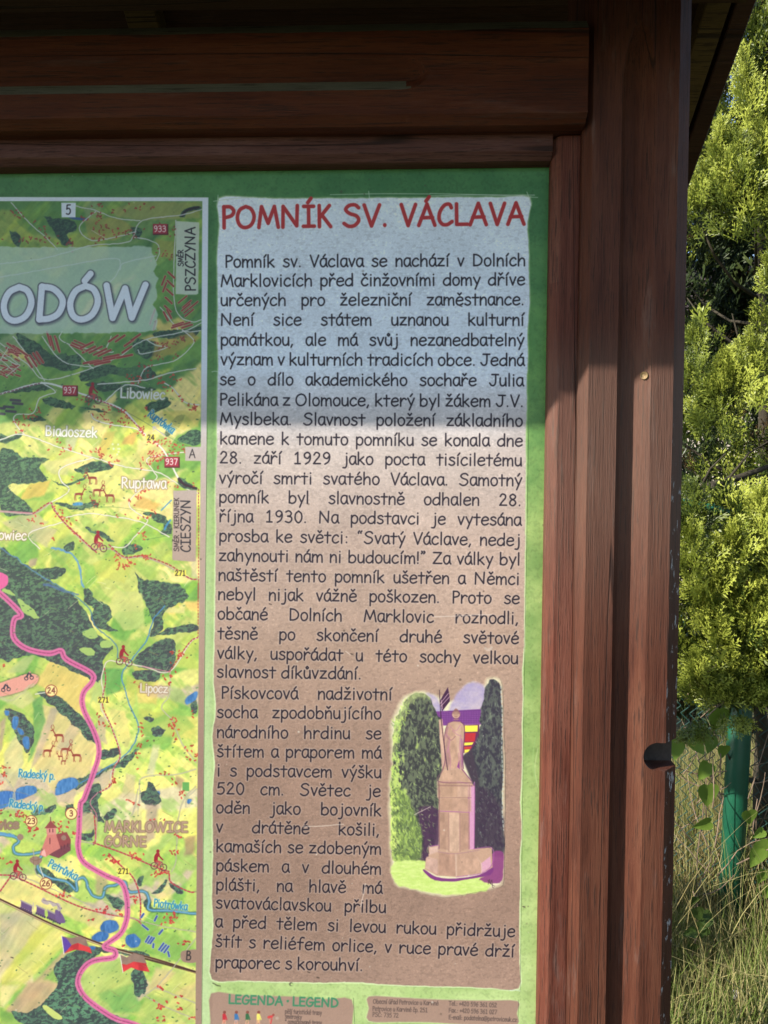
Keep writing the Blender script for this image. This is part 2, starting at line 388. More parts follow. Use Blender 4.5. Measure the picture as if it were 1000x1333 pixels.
for t, n in (("60,260 160,330 220,380 330,400", 26), ("360,300 440,270 460,350 580,330", 34), ("420,380 500,370 590,350", 20), ("0,385 200,390 330,410", 18), ("500,260 560,250 760,240", 12),
             ("640,320 800,350 880,330", 14), ("700,430 760,480", 8), ("700,850 760,860 900,820", 26), ("640,960 780,900", 16), ("430,225 470,240", 6), ("680,1000 560,1040", 12)):
    houses(A(t), n, 3.6, (168, 66, 58))
for i in range(5): blocks([A("%d,%d" % (770-i*4, 545+i*38))[0]], .75, 5.5)
blocks(A("735,570 740,600"), -1.2, 6); blocks(A("820,655 840,675 845,700 850,715 870,680 835,690"), -.7, 7, 2)
blocks(A("745,730 760,720"), 1.1, 6); blocks(A("800,765 830,765 795,775 840,775"), -.3, 7, 2.2); blocks(A("690,720 680,745 695,770"), -1.3, 6, 2.2)
blocks(A("60,870 85,880 100,890 55,890"), .6, 9, 2.6); blocks(A("130,935 150,930 165,920 180,915"), 1.0, 8, 2.8)
blocks(A("220,830 235,850 255,850 260,860"), 1.3, 9, 2.6); blocks(A("350,860 360,850 345,870"), .4, 8, 2.2)
blocks(A("390,860 400,880 430,880 450,890 470,895"), -.45, 9, 2.6); blocks(A("410,935 440,935 460,940 500,920 500,910 560,910"), -.2, 10, 2.8); blocks(A("510,830 540,830 580,850 570,880 610,825"), -.6, 7, 2.6)
for i in range(36):
    x, y = A("%d,%d" % (rng.integers(-60, 90), rng.integers(880, 1000)))[0]; blocks([(x, y)], rng.uniform(-.5, .6), 3, 2)
for t in ("0,880 90,950", "0,920 70,985", "40,870 0,930", "90,950 30,1000"): road(A(t), .9)
# the translucent title plate with its big slanted title
poly(A("-2300,405 300,420 500,417 640,418 680,425 688,460 705,500 690,530 710,560 700,600 706,640 690,680 712,720 705,790 640,800 450,806 100,808 -2300,815"), (196, 222, 212), .72, False, .8, .4)
text("ODÓW", -1, 418, 190, 414.5, 60, 'paper', 8.3, 'fit', .10, shadow=(70, 72, 96))
line(A("785,310 890,310"), .1, (0, 0, 0), 0)
poly(T(0, 0, 1, "229.5,288 259.5,289.5 258.5,382 256,384 229,383"), (206, 218, 206), .88, False, .6, .1)
def vtext(s, x0, y0, x1, y1, em, wd=None, c=(38, 36, 44)): text(s, x0, y0, x1, y1, em, c, wd, 'fit')
vtext("PSZCZYNA", 254.5, 379, 254, 295, 17.5, 1.7); vtext("SMĚR", 239, 347, 238.6, 325, 9.2, 1.1)

# ---- sunlit middle
FB = [("300,310 350,300 330,370 290,365", (222, 222, 170), .8), ("470,290 520,280 480,390 440,380", (236, 206, 96), .8), ("120,230 200,230 60,300 20,290", (236, 232, 130), .7),
      ("180,420 330,400 300,480 230,470", (236, 226, 150), .7), ("130,520 230,500 200,570 90,590", (240, 200, 90), .9), ("630,570 720,610 690,640 600,620", (236, 190, 96), .9),
      ("10,690 150,640 220,690 110,760", (220, 206, 150), .8), ("150,700 260,720 210,800 130,760", (214, 202, 152), .8), ("500,690 600,680 580,740 520,800 470,770", (226, 226, 110), .8),
      ("400,210 480,190 620,200 590,230", (236, 228, 110), .7), ("560,310 620,280 600,340 550,340", (230, 180, 90), .9), ("600,380 740,330 690,400 610,460", (222, 214, 120), .7),
      ("130,860 170,850 165,880 130,890", (200, 168, 140), .9), ("860,870 885,860 885,940 860,930", (224, 214, 160), .9), ("520,840 620,850 560,960 430,930 420,870", (214, 216, 90), .6),
      ("730,190 900,190 890,260 800,280 740,240", (230, 216, 96), .7), ("90,590 220,590 150,650 30,640", (190, 212, 90), .8), ("420,560 560,590 420,620 330,610", (170, 204, 84), .7)]
for t, c, a in FB: field(B(t), c, a)
for t in ("0,290 40,310 95,290 80,320 0,330", "0,375 60,372 120,400 225,405 170,440 215,500 130,515 40,520 60,560 110,590 150,650 0,640", "345,450 420,420 510,430 480,455 400,470 345,465",
          "640,650 700,650 760,680 770,740 720,745 730,700", "250,600 330,610 420,600 440,620 330,630 260,612", "550,830 560,790 600,785 640,800 600,835", "390,710 440,735 460,730 510,770 500,775 400,730",
          "100,870 170,900 280,890 290,920 220,950 150,940", "290,800 330,770 335,810 300,820", "605,910 650,950 780,960 840,1000 700,1034 640,1034 620,960",
          "0,805 60,840 130,900 200,940 330,1034 0,1034", "380,990 420,1000 400,1034", "120,220 180,215 210,230 160,240", "230,500 300,520 390,480 390,490 300,530"):
    forest(B(t))
line(B("230,805 300,820 350,870 375,980"), 2.4, (96, 150, 196), .9, wob=.4); line(B("0,800 100,870 200,940 330,1020"), 2, (90, 140, 190), .6, wob=.4)
line(B("765,680 750,700 740,720"), 2.6, (60, 140, 200), .8); line(B("725,635 770,590"), 1.8, (80, 150, 190), .9); water(B("328,605 365,600 370,610 335,615"), (70, 150, 200))
line(B("0,115 200,75 400,150 560,190 800,330 880,355"), .9, (90, 120, 80), .6); line(B("320,640 500,620 700,650"), .8, (90, 130, 70), .6); line(B("640,770 820,740 880,750"), .8, (90, 130, 70), .6)
ROADS_B = ["0,320 100,295 260,350 420,400 560,440 690,460 740,480 840,540 890,560", "185,60 250,105 180,130 150,200 75,205 65,240 110,295", "410,205 430,230 520,255 600,265 640,290",
           "420,400 310,430 265,460 280,510 310,535 300,560 220,605", "830,375 740,385 660,405 690,460", "690,460 700,495 600,570 585,620 650,670 660,690 600,760 560,800 500,800",
           "280,670 400,650 520,665 640,690 760,755", "280,690 130,740 180,810", "440,70 650,50 760,20 880,0", "740,65 780,90 830,150 895,162", "470,150 560,75 650,85", "260,75 300,80"]
for t in ROADS_B: road(B(t), 1.5)
road(B("0,115 180,65 300,90 440,140 560,190 640,285 730,360 800,490"), 2.6); line(B("0,115 180,65"), 1.4, (120, 60, 80), .9, dash=(3, 2.2))
line(B("370,125 440,140 540,185 600,240 650,290"), 1.6, (186, 70, 80), .9, dash=(2.6, 2.2))
forest(B("800,490 840,500 885,540 860,545 815,525")); line(B("803,495 830,520 880,535"), 3.4, (60, 40, 50), 1, wob=.2)
RDM = (178, 58, 74)
line(B("0,640 150,650"), 2.6, (208, 120, 140), .9); line(B("0,640 150,650 225,605 240,620 280,680 390,790 430,810 500,810 560,850 640,845 740,880 850,940 892,945"), 1.9, 'p', .9)
line(B("150,650 225,600 240,630 290,690 380,775 440,830"), 1.8, RDM, .95, dash=(3.4, 2)); line(B("490,790 560,845 640,840 760,880 850,940 890,945"), 1.7, RDM, .95, dash=(3.2, 2.2))
line(B("892,540 892,900 890,1034"), 1.2, RDM, .9, dash=(2.4, 1.8)); line(Cc("890,0 890,240"), 1.2, RDM, .9, dash=(2.4, 1.8))
for t, n in (("50,240 180,190 90,290 300,360", 34), ("420,210 500,240 600,260 640,300", 26), ("260,350 450,390 520,430", 26), ("600,440 700,400 830,360", 34), ("700,430 700,330 820,350", 36), ("500,30 740,70 830,150 890,170", 30),
             ("320,100 420,180 580,200", 18), ("580,600 650,560 740,530 880,500", 18), ("240,620 300,690 380,770", 22), ("520,640 640,660 700,640", 10), ("490,790 560,880 690,820", 34), ("610,780 660,730", 8),
             ("130,670 160,680 240,770", 10), ("640,200 700,240", 8), ("310,500 350,495 400,500", 6), ("560,60 700,50 800,60", 16)):
    houses(B(t), n, 4.0, (206, 66, 52))
for x, y in B("0,175 40,170 50,190 0,200 70,140 80,155"): line([(x-6, y), (x+6, y+1)], 3.4, (70, 64, 84), .9, False)
for i in range(8): disc(B("530,360")[0][0]+rng.normal()*2.5, B("530,360")[0][1]+rng.normal()*4, 1.3, (226, 232, 190), alpha=.8)

# ---- lower middle
FC = [("140,440 190,400 230,340 330,390 400,420 370,520 380,590 290,540 200,470", (240, 208, 112), .95), ("190,540 260,560 330,610 400,680 430,740 400,850 330,900 240,930 150,820 180,640", (238, 214, 138), .95),
      ("230,560 270,550 180,780 140,830 150,780", (206, 184, 150), .9), ("330,610 370,640 300,760 250,740", (212, 190, 150), .8), ("0,620 30,600 10,740 0,760", (200, 170, 140), .9),
      ("100,330 160,320 110,400 30,400", (200, 206, 130), .8), ("150,520 190,500 205,620 170,720 130,800 150,640", (110, 172, 90), .9), ("490,560 560,570 590,700 570,740 530,700", (242, 228, 130), .9),
      ("440,590 470,600 480,720 440,700", (206, 184, 150), .85), ("690,720 720,720 690,860 660,850", (226, 222, 170), .85), ("620,560 880,600 880,700 640,680", (214, 208, 92), .5),
      ("600,370 720,390 700,540 620,530", (236, 202, 100), .6), ("440,380 560,380 540,480 480,500", (104, 176, 84), .9), ("570,410 620,430 600,560 570,500", (214, 208, 92), .6),
      ("520,30 640,40 650,200 560,210 480,120", (224, 226, 130), .7), ("180,0 250,10 330,60 270,60", (230, 210, 90), .8), ("700,60 800,110 830,80 830,130 740,130", (232, 226, 140), .9),
      ("440,850 520,830 490,900 450,940", (206, 184, 160), .9), ("570,850 610,860 600,960 540,960", (222, 200, 150), .7), ("790,860 830,880 810,930 790,900", (190, 160, 120), .9),
      ("20,760 90,650 110,800 60,920 20,880", (224, 214, 150), .9), ("270,930 350,900 330,990 260,980", (222, 196, 160), .9), ("0,500 130,480 160,520 100,560 0,520", (230, 222, 150), .7),
      ("620,640 800,560 880,640 700,740", (150, 200, 90), .55), ("430,430 470,430 470,560 420,520 400,560", (190, 214, 120), .8)]
for t, c, a in FC: field(Cc(t), c, a)
forest(Cc("-900,-40 0,-75 180,-20 300,30 360,90 400,150 440,230 510,280 470,330 440,440 330,390 190,330 120,320 0,340 -500,330 -900,250"))
for t in ("15,20 45,25 70,55 20,40", "80,70 120,90 180,155 140,150 110,130", "370,220 420,200 440,240 400,245", "360,290 410,285 425,320 380,315", "450,260 500,255 505,280 460,290"):
    poly(Cc(t), (160, 190, 100), 1, True, .5, .4)
for t in ("380,20 420,60 490,100 500,150 480,180 530,215 440,200 410,150 420,110 380,80", "630,0 720,20 840,40 830,80 740,120 730,200 670,240 690,180 660,90", "600,340 700,260 780,250 790,330 750,400 640,380 610,360",
          "590,400 650,390 720,400 700,440 620,430", "700,225 800,190 880,180 880,210 780,225", "645,600 690,600 680,625", "680,650 720,640 740,660 710,690 680,670", "160,480 250,500 330,560 420,650 450,720 400,700 320,620 240,550",
          "30,560 90,580 150,640 150,700 120,760 80,690 60,640", "440,760 520,735 540,760 450,790", "340,880 420,850 530,800 570,770 620,740 560,820 500,830 400,890 340,920", "400,930 440,890 460,940 420,1000 400,1034 380,1034",
          "630,940 680,920 720,960 700,1000 640,980", "0,300 60,330 40,350 0,330", "860,535 885,520 885,580 865,575", "380,960 400,990 390,1034 370,1034"):
    forest(Cc(t))
poly(Cc("820,890 850,890 850,930 820,930"), (100, 168, 84), 1, False)
line(Cc("250,0 330,50 400,110 430,190 520,270 530,330"), 1.5, (70, 120, 160), .8, wob=.2); line(Cc("740,100 690,160 660,250 600,330 550,400 560,470 590,560 620,630 610,700 560,770 440,850 350,900"), 1.7, (72, 132, 180), .9, wob=.2)
line(Cc("200,0 260,20 350,50"), 3, (80, 110, 160), .7, wob=.4)
for t in ("865,490 885,485 880,520 840,540 835,520", "60,600 85,600 75,650 58,645", "80,645 100,655 108,675 90,675", "105,690 130,690 130,740 108,730", "25,570 42,572 40,590 26,588", "845,965 862,968 850,985 840,980", "695,935 715,930 718,945 700,950"): water(Cc(t))
water(Cc("265,885 330,870 352,890 345,910 290,940 250,945")); water(Cc("75,920 150,905 165,935 100,965 78,960")); water(Cc("-60,945 60,930 60,985 0,1010 -60,1010"))
water(D("0,-5 60,-8 130,10 60,35 0,50 -60,40"), (52, 112, 190))
road(Cc("530,350 490,345 470,370 455,430 465,490 455,560 500,640 530,720 540,770 500,850 495,910 440,940 405,990 420,1034"), 1.8)
line(Cc("470,380 475,440 460,540 500,640 540,770 510,830 500,900 440,940"), 1.6, RDM, .95, dash=(2.6, 2)); line(Cc("440,935 405,985 415,1034"), 1.3, (206, 120, 140), .9)
road(Cc("530,350 640,370 760,395 850,270 890,240"), 1.8); line(Cc("760,395 850,265 890,240"), 1.7, RDM, .95, dash=(2.8, 2)); line(Cc("640,370 760,395"), 1.2, (206, 120, 140), .8)
for t in ("765,395 760,500 725,555 770,610 820,720 880,800", "0,850 60,920 75,1034", "630,960 640,870 800,855 880,830", "620,1034 630,930", "885,920 840,960 835,1000"): road(Cc(t), 1.3, (186, 180, 156))
for t, n in (("440,560 450,610 520,690", 5), ("600,430 620,440", 3), ("780,360 820,300", 12), ("740,430 760,410", 8), ("780,610 800,700 860,760 880,800", 26), ("640,630 660,720 610,760 640,830", 14), ("0,900 30,820", 14),
             ("600,970 620,1000", 6), ("740,850 820,950", 12), ("870,540 880,600", 4), ("500,880 510,900", 6), ("20,380 30,390", 3), ("490,640 530,630", 3)):
    houses(Cc(t), n, 3.4, (206, 60, 50), 2.5)
line(Cc("160,495 250,480"), 1.5, (210, 205, 190), .9)
# the speedway: pink oval with riders
poly(T(0, 0, 1, "-30,893 0,889 20,882 38,877 50,880 47,890 30,899 5,906 -30,912"), (226, 152, 134), 1, True, .5, .1, edge=((60, 50, 60), 2.2))
for x, y in ((8, 896), (38, 881)):
    ring(x-3.5, y+2, 2.2, 1, (50, 46, 66)); ring(x+3.5, y+1, 2.2, 1, (50, 46, 66)); line([(x-3, y), (x, y-5), (x+3, y-1)], 2.2, (60, 56, 70)); disc(x+1, y-6, 1.4, (190, 130, 120))
line(Cc("0,510 60,520 100,490 150,450"), 3, (188, 184, 140), .6, wob=.5)

# ---- bottom
FD = [("-300,470 0,480 130,560 0,760 -300,900", (226, 218, 140), .9), ("0,380 150,410 300,460 470,550 440,610 300,550 0,460", (238, 224, 130), .9), ("100,490 200,570 110,700 0,820 0,600", (222, 206, 150), .9),
      ("0,540 120,520 0,680", (206, 190, 150), .8), ("200,560 290,610 290,680 120,850 0,960 0,830", (234, 226, 110), .9), ("150,620 270,640 80,820 0,860", (212, 216, 90), .7), ("250,600 300,640 100,810 60,800", (240, 232, 130), .8),
      ("290,700 340,720 230,850 60,1000 100,900", (208, 178, 132), .9), ("130,845 270,850 200,950 110,1005 20,980", (210, 178, 134), 1), ("200,830 250,780 260,850", (150, 196, 90), 1),
      ("0,860 90,860 20,960 0,950", (238, 228, 150), .9), ("360,820 420,730 530,740 600,780 600,900 660,1000 500,990 380,900", (186, 212, 104), 1), ("430,900 600,850 640,980 520,980", (120, 184, 90), .7),
      ("380,770 520,740 440,900 370,870", (206, 222, 120), .7), ("660,900 780,780 880,810 880,1034 600,1034", (196, 208, 110), .7), ("700,780 790,800 720,880 660,880", (232, 208, 140), .9), ("820,870 880,850 880,930 780,900", (232, 204, 130), .8),
      ("360,80 420,90 430,160 360,170", (200, 178, 140), .9), ("660,50 715,50 690,200 650,230", (202, 174, 148), .9), ("830,200 880,190 870,270 830,280", (180, 140, 110), .8), ("590,90 640,60 640,200 590,200", (236, 222, 150), .7),
      ("430,350 480,370 490,440 430,460", (206, 180, 130), .9), ("220,290 330,300 330,360 240,350", (240, 228, 140), .8), ("500,200 620,220 640,330 560,330", (216, 220, 110), .6), ("720,380 780,400 770,480 700,470", (238, 220, 140), .7),
      ("0,270 150,290 180,360 0,380", (160, 200, 90), .7), ("0,960 60,990 130,1010 160,1034 0,1034", (140, 186, 84), 1), ("600,560 800,640 880,700 880,780 560,690", (140, 192, 84), .8)]
for t, c, a in FD: field(D(t), c, a, 2.2)
poly(D("0,1034 130,1000 400,1034 300,1300 -900,1300 -900,1034"), (150, 186, 90), .8, False, 3)
forest(D("290,730 340,700 400,690 480,690 430,730 360,800 345,860 380,910 470,980 570,1010 560,1034 500,1200 260,1260 130,1034 200,930 260,860 240,780"))
poly(D("190,960 210,950 280,1000 270,1012 240,1008"), (196, 208, 110), 1, True, .5, .3)
for t in ("60,975 130,985 190,965 160,1034 110,1034 60,1000", "395,0 450,-5 440,60 470,130 430,110 400,60 380,20", "350,165 400,180 420,160 415,210 360,205", "660,-50 700,-30 720,20 670,15", "470,110 490,75 520,70 510,110 480,120",
          "140,80 180,60 200,70 250,50 240,80 160,98", "300,60 330,50 330,100 300,95", "590,800 640,790 660,850 650,900 610,905 600,860", "170,330 220,340 260,380 330,430 300,440 200,380 160,350", "470,450 540,470 560,500 530,520 490,480",
          "620,380 645,370 640,410 620,415", "740,390 750,400 730,440 680,450 720,420", "760,400 800,410 830,440 800,450", "660,470 690,510 800,520 700,525 650,510", "440,690 500,700 540,700 640,710 680,740 560,720 450,705", "300,380 340,400 350,440 320,420"):
    forest(D(t))
RIV = "-200,190 0,185 70,195 85,215 60,240 75,270 130,272 190,265 170,310 180,350 230,380 300,395 345,435 345,390 380,380 400,430 420,460 460,465 475,420 520,410 560,395 580,440 650,440 670,480 670,520 760,525 880,540"
line(D(RIV), 5.5, (70, 110, 80), .6, wob=.3); line(D(RIV), 3.0, (66, 128, 172), .95, wob=.1); line(D(RIV), .8, (150, 196, 206), .8, wob=.1)
for t in ("-200,150 0,180 60,190",): line(D(t), 4, (90, 150, 200), .8, wob=.3)
for t in ("455,590 480,568 520,572 532,600 510,622 470,628 452,610", "418,640 450,618 490,632 470,660 420,665", "568,640 600,630 630,655 622,685 590,690 565,668", "400,690 410,684 430,690 420,702"): water(D(t), (48, 106, 176))
# railway, its train and smoke
line(D("-700,150 0,475 240,590 480,685 700,745 880,800"), 3.4, (206, 186, 150), .9, wob=.05); line(D("-700,148 0,473 240,588 480,683 700,743 880,800"), 2.2, (86, 52, 40), 1); line(D("0,482 240,597 480,692 880,807"), .7, (120, 80, 60), .8)
line(D("650,740 880,800"), 2.6, (70, 46, 40), .8, dash=(1.4, .8))
PU = (104, 78, 122)
for x0, y0, l in ((95, 492, 55), (165, 515, 42), (215, 535, 62)):
    a = math.radians(25); q = [(x0, y0-12), (x0+l*math.cos(a), y0-12+l*math.sin(a)), (x0+l*math.cos(a), y0+18+l*math.sin(a)), (x0, y0+18)]
    poly([D("%f,%f" % p)[0] for p in q], PU, 1, False, .5, .2); line([D("%f,%f" % p)[0] for p in (q[0], q[1])], 2, (160, 146, 150), .9)
    for kx in range(0, int(l), 10): disc(*D("%f,%f" % (x0+kx*math.cos(a), y0+22+kx*math.sin(a)))[0], 1.5, (74, 54, 90))
line(D("150,490 152,520"), 1, (190, 170, 170)); poly(D("250,520 275,535 290,560 292,580 262,578 250,560"), (110, 84, 134), 1, True, .4); line(D("270,545 268,520 275,515"), 2.2, PU)
line(D("195,478 210,490 225,488 245,500 262,498 270,515"), 5, (176, 160, 160), .95, wob=.4); line(D("195,478 220,482 250,492 272,512"), 1, (130, 104, 120), .8, wob=.5)
# red-dashed trails and side roads
for t in ("420,220 560,270 700,330 760,350", "760,360 770,400 850,440 880,440", "0,365 60,370 150,410 340,500 480,540 600,560 640,590", "490,270 540,320 600,380 630,470 630,580", "50,370 0,440", "425,100 430,200 420,230"):
    line(D(t), 2.2, 'p', .6); line(D(t), 1.7, (190, 50, 70), .95, dash=(3.2, 2))
line(D("440,-5 405,40 435,100 430,210"), 1.2, (206, 120, 140), .9)
for t in ("60,360 170,400 480,530 600,560 700,590 880,620", "620,-20 600,80 590,100", "880,-30 830,20 800,120 790,300 770,350", "640,910 720,850 880,650", "700,870 800,910 880,940", "640,900 750,960 850,1000", "360,215 400,220 420,225", "60,0 65,60 100,120", "150,250 160,350 200,390"):
    road(D(t), 1.2, (180, 172, 150))
for t, n in (("0,100 90,100 150,170 170,220", 26), ("70,80 110,110", 6), ("220,430 320,470", 8), ("420,545 470,510 540,545", 16), ("480,280 520,310 490,290", 12), ("530,250 640,280 620,270", 10), ("660,340 720,350 760,370", 14), ("770,250 790,290", 6),
             ("730,570 790,560 780,540 860,590", 16), ("600,470 620,490", 7), ("690,870 760,890 860,940", 8), ("680,940 740,960 830,970", 14), ("700,1000 740,1010", 5), ("820,670 850,640", 6), ("10,285 40,310 50,350", 7), ("260,130 340,190 300,130", 14),
             ("860,1000 880,1034", 4), ("540,650 530,670", 3), ("700,130 710,120", 3), ("800,200 810,160", 5)):
    houses(D(t), n, 3.2, (206, 50, 56), 2.6)
for t in ("635,555 645,540", "695,570 705,550", "640,590 665,610", "715,630 730,612", "655,665 670,640", "665,670 682,645", "675,672 692,648", "715,700 735,672", "725,706 746,680", "738,712 758,685", "688,690 690,675", "755,710 760,730"):
    line(D(t), 3.6, (176, 190, 200), .8, False); line(D(t), 2.4, (62, 84, 160), 1, False)
# the church by the river
CH1, CH2 = (206, 118, 108), (120, 62, 74)
poly(D("205,270 265,290 318,255 318,205 290,180 245,190"), CH2, 1, False, .4); poly(D("238,185 300,172 318,205 318,222 250,250"), (146, 66, 70), 1, False, .4)
poly(D("178,275 212,185 208,150 226,128 250,150 255,190 272,245 240,262 205,285"), CH1, 1, False, .4); poly(D("208,152 232,122 252,152 252,182 212,186"), (214, 134, 124), 1, False, .4)
poly(D("200,156 228,120 260,154"), (150, 70, 70), 1, False, .4); line(D("228,120 228,106"), 1, CH2); poly(D("186,275 190,255 200,250 206,265 208,284"), (236, 170, 160), 1, False)
for t in ("224,160 224,172", "238,160 238,172", "225,200 225,225", "275,235 275,250", "290,230 290,245", "305,224 305,238"): line(D(t), 1.1, (96, 48, 60), 1, False)
disc(*D("287,198")[0], 3.4, 'paper'); disc(*D("92,195")[0], 4.2, 'paper')
poly(D("135,290 160,280 185,290 188,305 165,322 138,308"), 'paper', 1, True, .5, .2); line(D("137,292 160,300 186,292"), 1, (130, 96, 80), .9); line(D("150,283 152,318"), .8, (130, 96, 80), .9); line(D("172,284 172,316"), .8, (130, 96, 80), .9)
line(D("180,330 200,385"), 1.5, (214, 206, 190), .9)

# ---- the pink border line that crosses the whole map
PK = "-500,-230 -60,-10 0,40 95,135 65,160 62,240 120,290 220,312 275,300 300,340 410,400 415,440 375,490 375,560 430,680 445,760 420,850 380,960 365,1034"
PK2 = "365,0 358,100 355,180 352,250 380,310 480,370 545,400 570,470 570,560 540,630 470,685 515,705 510,735 420,750 370,790 350,850 380,910 440,960 520,1010 600,1034 760,1100"
full = Cc(PK)[:-1]+[(105.5, 1045)]+D(PK2)[1:]
line(full, 7.4, (222, 112, 160), .95, soft=.7, wob=.08); line(full, 4.4, (206, 84, 142), .6, soft=.9, wob=.1); line(full, 1.0, (128, 58, 92), .9, dash=(4.2, 1.2))
poly(T(0, 0, 1, "-20,742 4,746 11,753 9,762 -4,768 -30,760"), (226, 92, 150), 1, True, .6, .2)

# ---- icons
def deer(x, y, s, f=1, c=(150, 62, 50)):
    P = lambda t: [(x+f*float(a.split(',')[0])*s, y+float(a.split(',')[1])*s) for a in t.split()]
    line(P("-6,-1 0,-1.6 6,-1"), 4.0*s, c); line(P("-5,-1 -8,-6 -10,-10"), 1.8*s, c); line(P("-10,-10 -13,-9"), 1.9*s, c)
    line(P("-10,-11 -13,-14 -12,-18"), .8*s, c); line(P("-9,-11 -8,-15 -10,-19"), .8*s, c)
    for l in ("-5,0 -5,5 -5.5,10", "-3.5,0 -4,6 -2.5,10", "5.5,0 6,5 5,10", "6.5,-1 8,4 7.5,10"): line(P(l), 1.0*s, c)
    line(P("7,-2 8,0"), 1.1*s, (220, 190, 160))
for x, y, s, f in ((120.5, 623, .75, 1), (103, 644, .72, -1), (127, 639, .72, -1), (143, 646, .78, 1), (122, 652, .4, 1), (125.5, 657, .4, -1), (77, 958, .78, 1), (62, 978, .72, -1), (85, 976, .72, -1), (100, 984, .75, 1), (79, 985, .4, 1), (83, 991, .4, -1)): deer(x, y, s, f)
def cyclist(x, y, s=1., f=1, c=(156, 30, 46)):
    P = lambda t: [(x+f*float(a.split(',')[0])*s, y+float(a.split(',')[1])*s) for a in t.split()]
    for wx, wy in ((-6, 6), (6, 8)): q = P("%f,%f" % (wx, wy))[0]; ring(q[0], q[1], 4.3*s, 1.0*s, (92, 44, 62)); disc(q[0], q[1], .9, (92, 44, 62))
    line(P("-6,6 -2,0 4,1 6,8"), 1.1*s, (150, 60, 80), 1, False); line(P("-2,0 0,6 4,1"), 1.*s, (150, 60, 80), 1, False)
    line(P("-4,-1 -3.4,-6 -1.4,-9"), 5.0*s, c); line(P("-1,-9 2,-5 5,-2"), 1.9*s, c); line(P("-3,0 1,1 0,6"), 2.1*s, (190, 70, 70)); q = P("-1.2,-13.2")[0]; disc(q[0], q[1], 2.2*s, c)
for x, y in ((122, 513), (129, 706), (162, 855), (207, 1121), (24, 1134)): cyclist(x, y)
# flags
def flag(pw, pr, pb=None):
    poly(pw, 'paper', 1, False, .4); w = bbox(pw, 3); put(w, poly_cover(w, pw, .4)*.35*vnoise(U[w]/4, V[w]/5, 6), (90, 80, 80)); poly(pr, (222, 58, 62), 1, False, .4)
    w = bbox(pr, 3); put(w, poly_cover(w, pr, .4)*.5*sst(.4, .8, vnoise(U[w]/6, V[w]/20, 8)), (150, 30, 44))
    if pb: poly(pb, (92, 62, 158), 1, False, .4)
flag(D("280,640 320,648 360,640 385,650 400,690 350,672 320,678"), D("290,716 320,680 350,670 380,682 405,690 414,718 380,706 340,700"), D("278,640 300,650 322,680 305,700 289,716"))
line(D("277,638 288,720"), 1, (226, 220, 210), 1, False)
flag(D("540,722 570,735 600,715 645,728 660,764 600,756 570,768 548,764"), D("547,764 570,768 600,754 656,762 672,800 620,792 590,780 553,802"))
line(D("539,722 553,802"), 1, (226, 220, 210), 1, False)

# ---- fine detail of the painted land: single trees, hedges and field edges
for _ in range(620):
    x = rng.uniform(-20, 258); y = rng.uniform(440, 1330)
    c = ((52, 96, 62), (74, 120, 70), (96, 140, 74), (60, 84, 66))[rng.integers(0, 4)]; l = rng.uniform(.3, 2.2); a = rng.uniform(-.9, .3)
    line([(x, y), (x+l*math.cos(a), y+l*math.sin(a))], rng.uniform(.9, 1.9), c, rng.uniform(.4, .8), False, .4)
for _ in range(150):
    x = rng.uniform(-10, 245); y = rng.uniform(540, 1330); a = rng.choice([-.75, .5])+rng.normal()*.15; l = rng.uniform(6, 18)
    line([(x, y), (x+l*.5*math.cos(a), y+l*.5*math.sin(a)+rng.normal()*.6), (x+l*math.cos(a), y+l*math.sin(a))], .7, ((120, 150, 80), (232, 228, 170), (150, 130, 80))[rng.integers(0, 3)], rng.uniform(.35, .7))
# ---- numbers, names
def rbox(x, y, w_, h_, s, c, tc, em=9, a=0.):
    poly([(x-w_/2, y-h_/2), (x+w_/2, y-h_/2+a), (x+w_/2, y+h_/2+a), (x-w_/2, y+h_/2)], c, 1, False, .5)
    if not s: return
    L = sum(GL[k][0] for k in s)*em/100*.86; text(s, x-L/2, y+em*.36, x+L/2, y+em*.36, em, tc, 1.2, 'fit')
for x, y, s in ((208.5, 298, "933"), (91, 508, "937"), (223.5, 601, "937")):
    rbox(x+.8, y+1, 20, 14, "", (96, 30, 40), None); rbox(x, y, 18, 12.5, s, (176, 44, 62), (238, 226, 220), 10.5)
for x, y, s in ((196.5, 569.5, "24"), (235, 746, "271"), (135, 911, "271"), (161, 1134, "271")):
    rbox(x, y, 15 if len(s) > 2 else 12, 8, s, (236, 224, 84), (70, 56, 50), 9)
for x, y, s in ((67, 899, "24"), (93, 1059, "3"), (41, 1069, "23"), (60, 1150, "26")):
    disc(x, y, 8, (150, 60, 50)); disc(x, y, 7, (244, 220, 140)); L = sum(GL[k][0] for k in s)*.09; text(s, x-L/2, y+3.3, x+L/2, y+3.3, 10, (110, 40, 40), 1.2, 'fit')
poly(T(0, 0, 1, "80,264 99,264 98.5,283 80.5,283"), 'paper', 1, False); text("5", 85.5, 279, 93, 279, 17, (38, 36, 44), 1.5, 'fit')
poly(T(0, 0, 1, "241.5,582 263,582 263,600 241.5,599.5"), 'paper', 1, False, edge=((190, 180, 160), .8)); text("A", 246, 596, 255, 596, 15, (50, 44, 48), 1.2, 'fit')
poly(T(0, 0, 1, "236,1239 245,1236.5 257,1237 256,1252 241,1252.5 236,1248"), 'paper', 1, True); text("B", 242, 1249.5, 249.5, 1250, 16, (50, 44, 48), 1.5, 'fit')
poly(T(0, 0, 1, "226,639 256,638 255,730 252,731 225.5,729 224.5,726"), 'paper', .97, False, .5, .05, edge=((150, 130, 110), .5))
vtext("CIESZYN", 248, 719, 248, 650, 17, 1.6); vtext("SMĚR • KIERUNEK", 233, 718, 233, 648, 8.4, 1.1, (70, 56, 56))
HL = ((90, 70, 62), 1.2, .7)
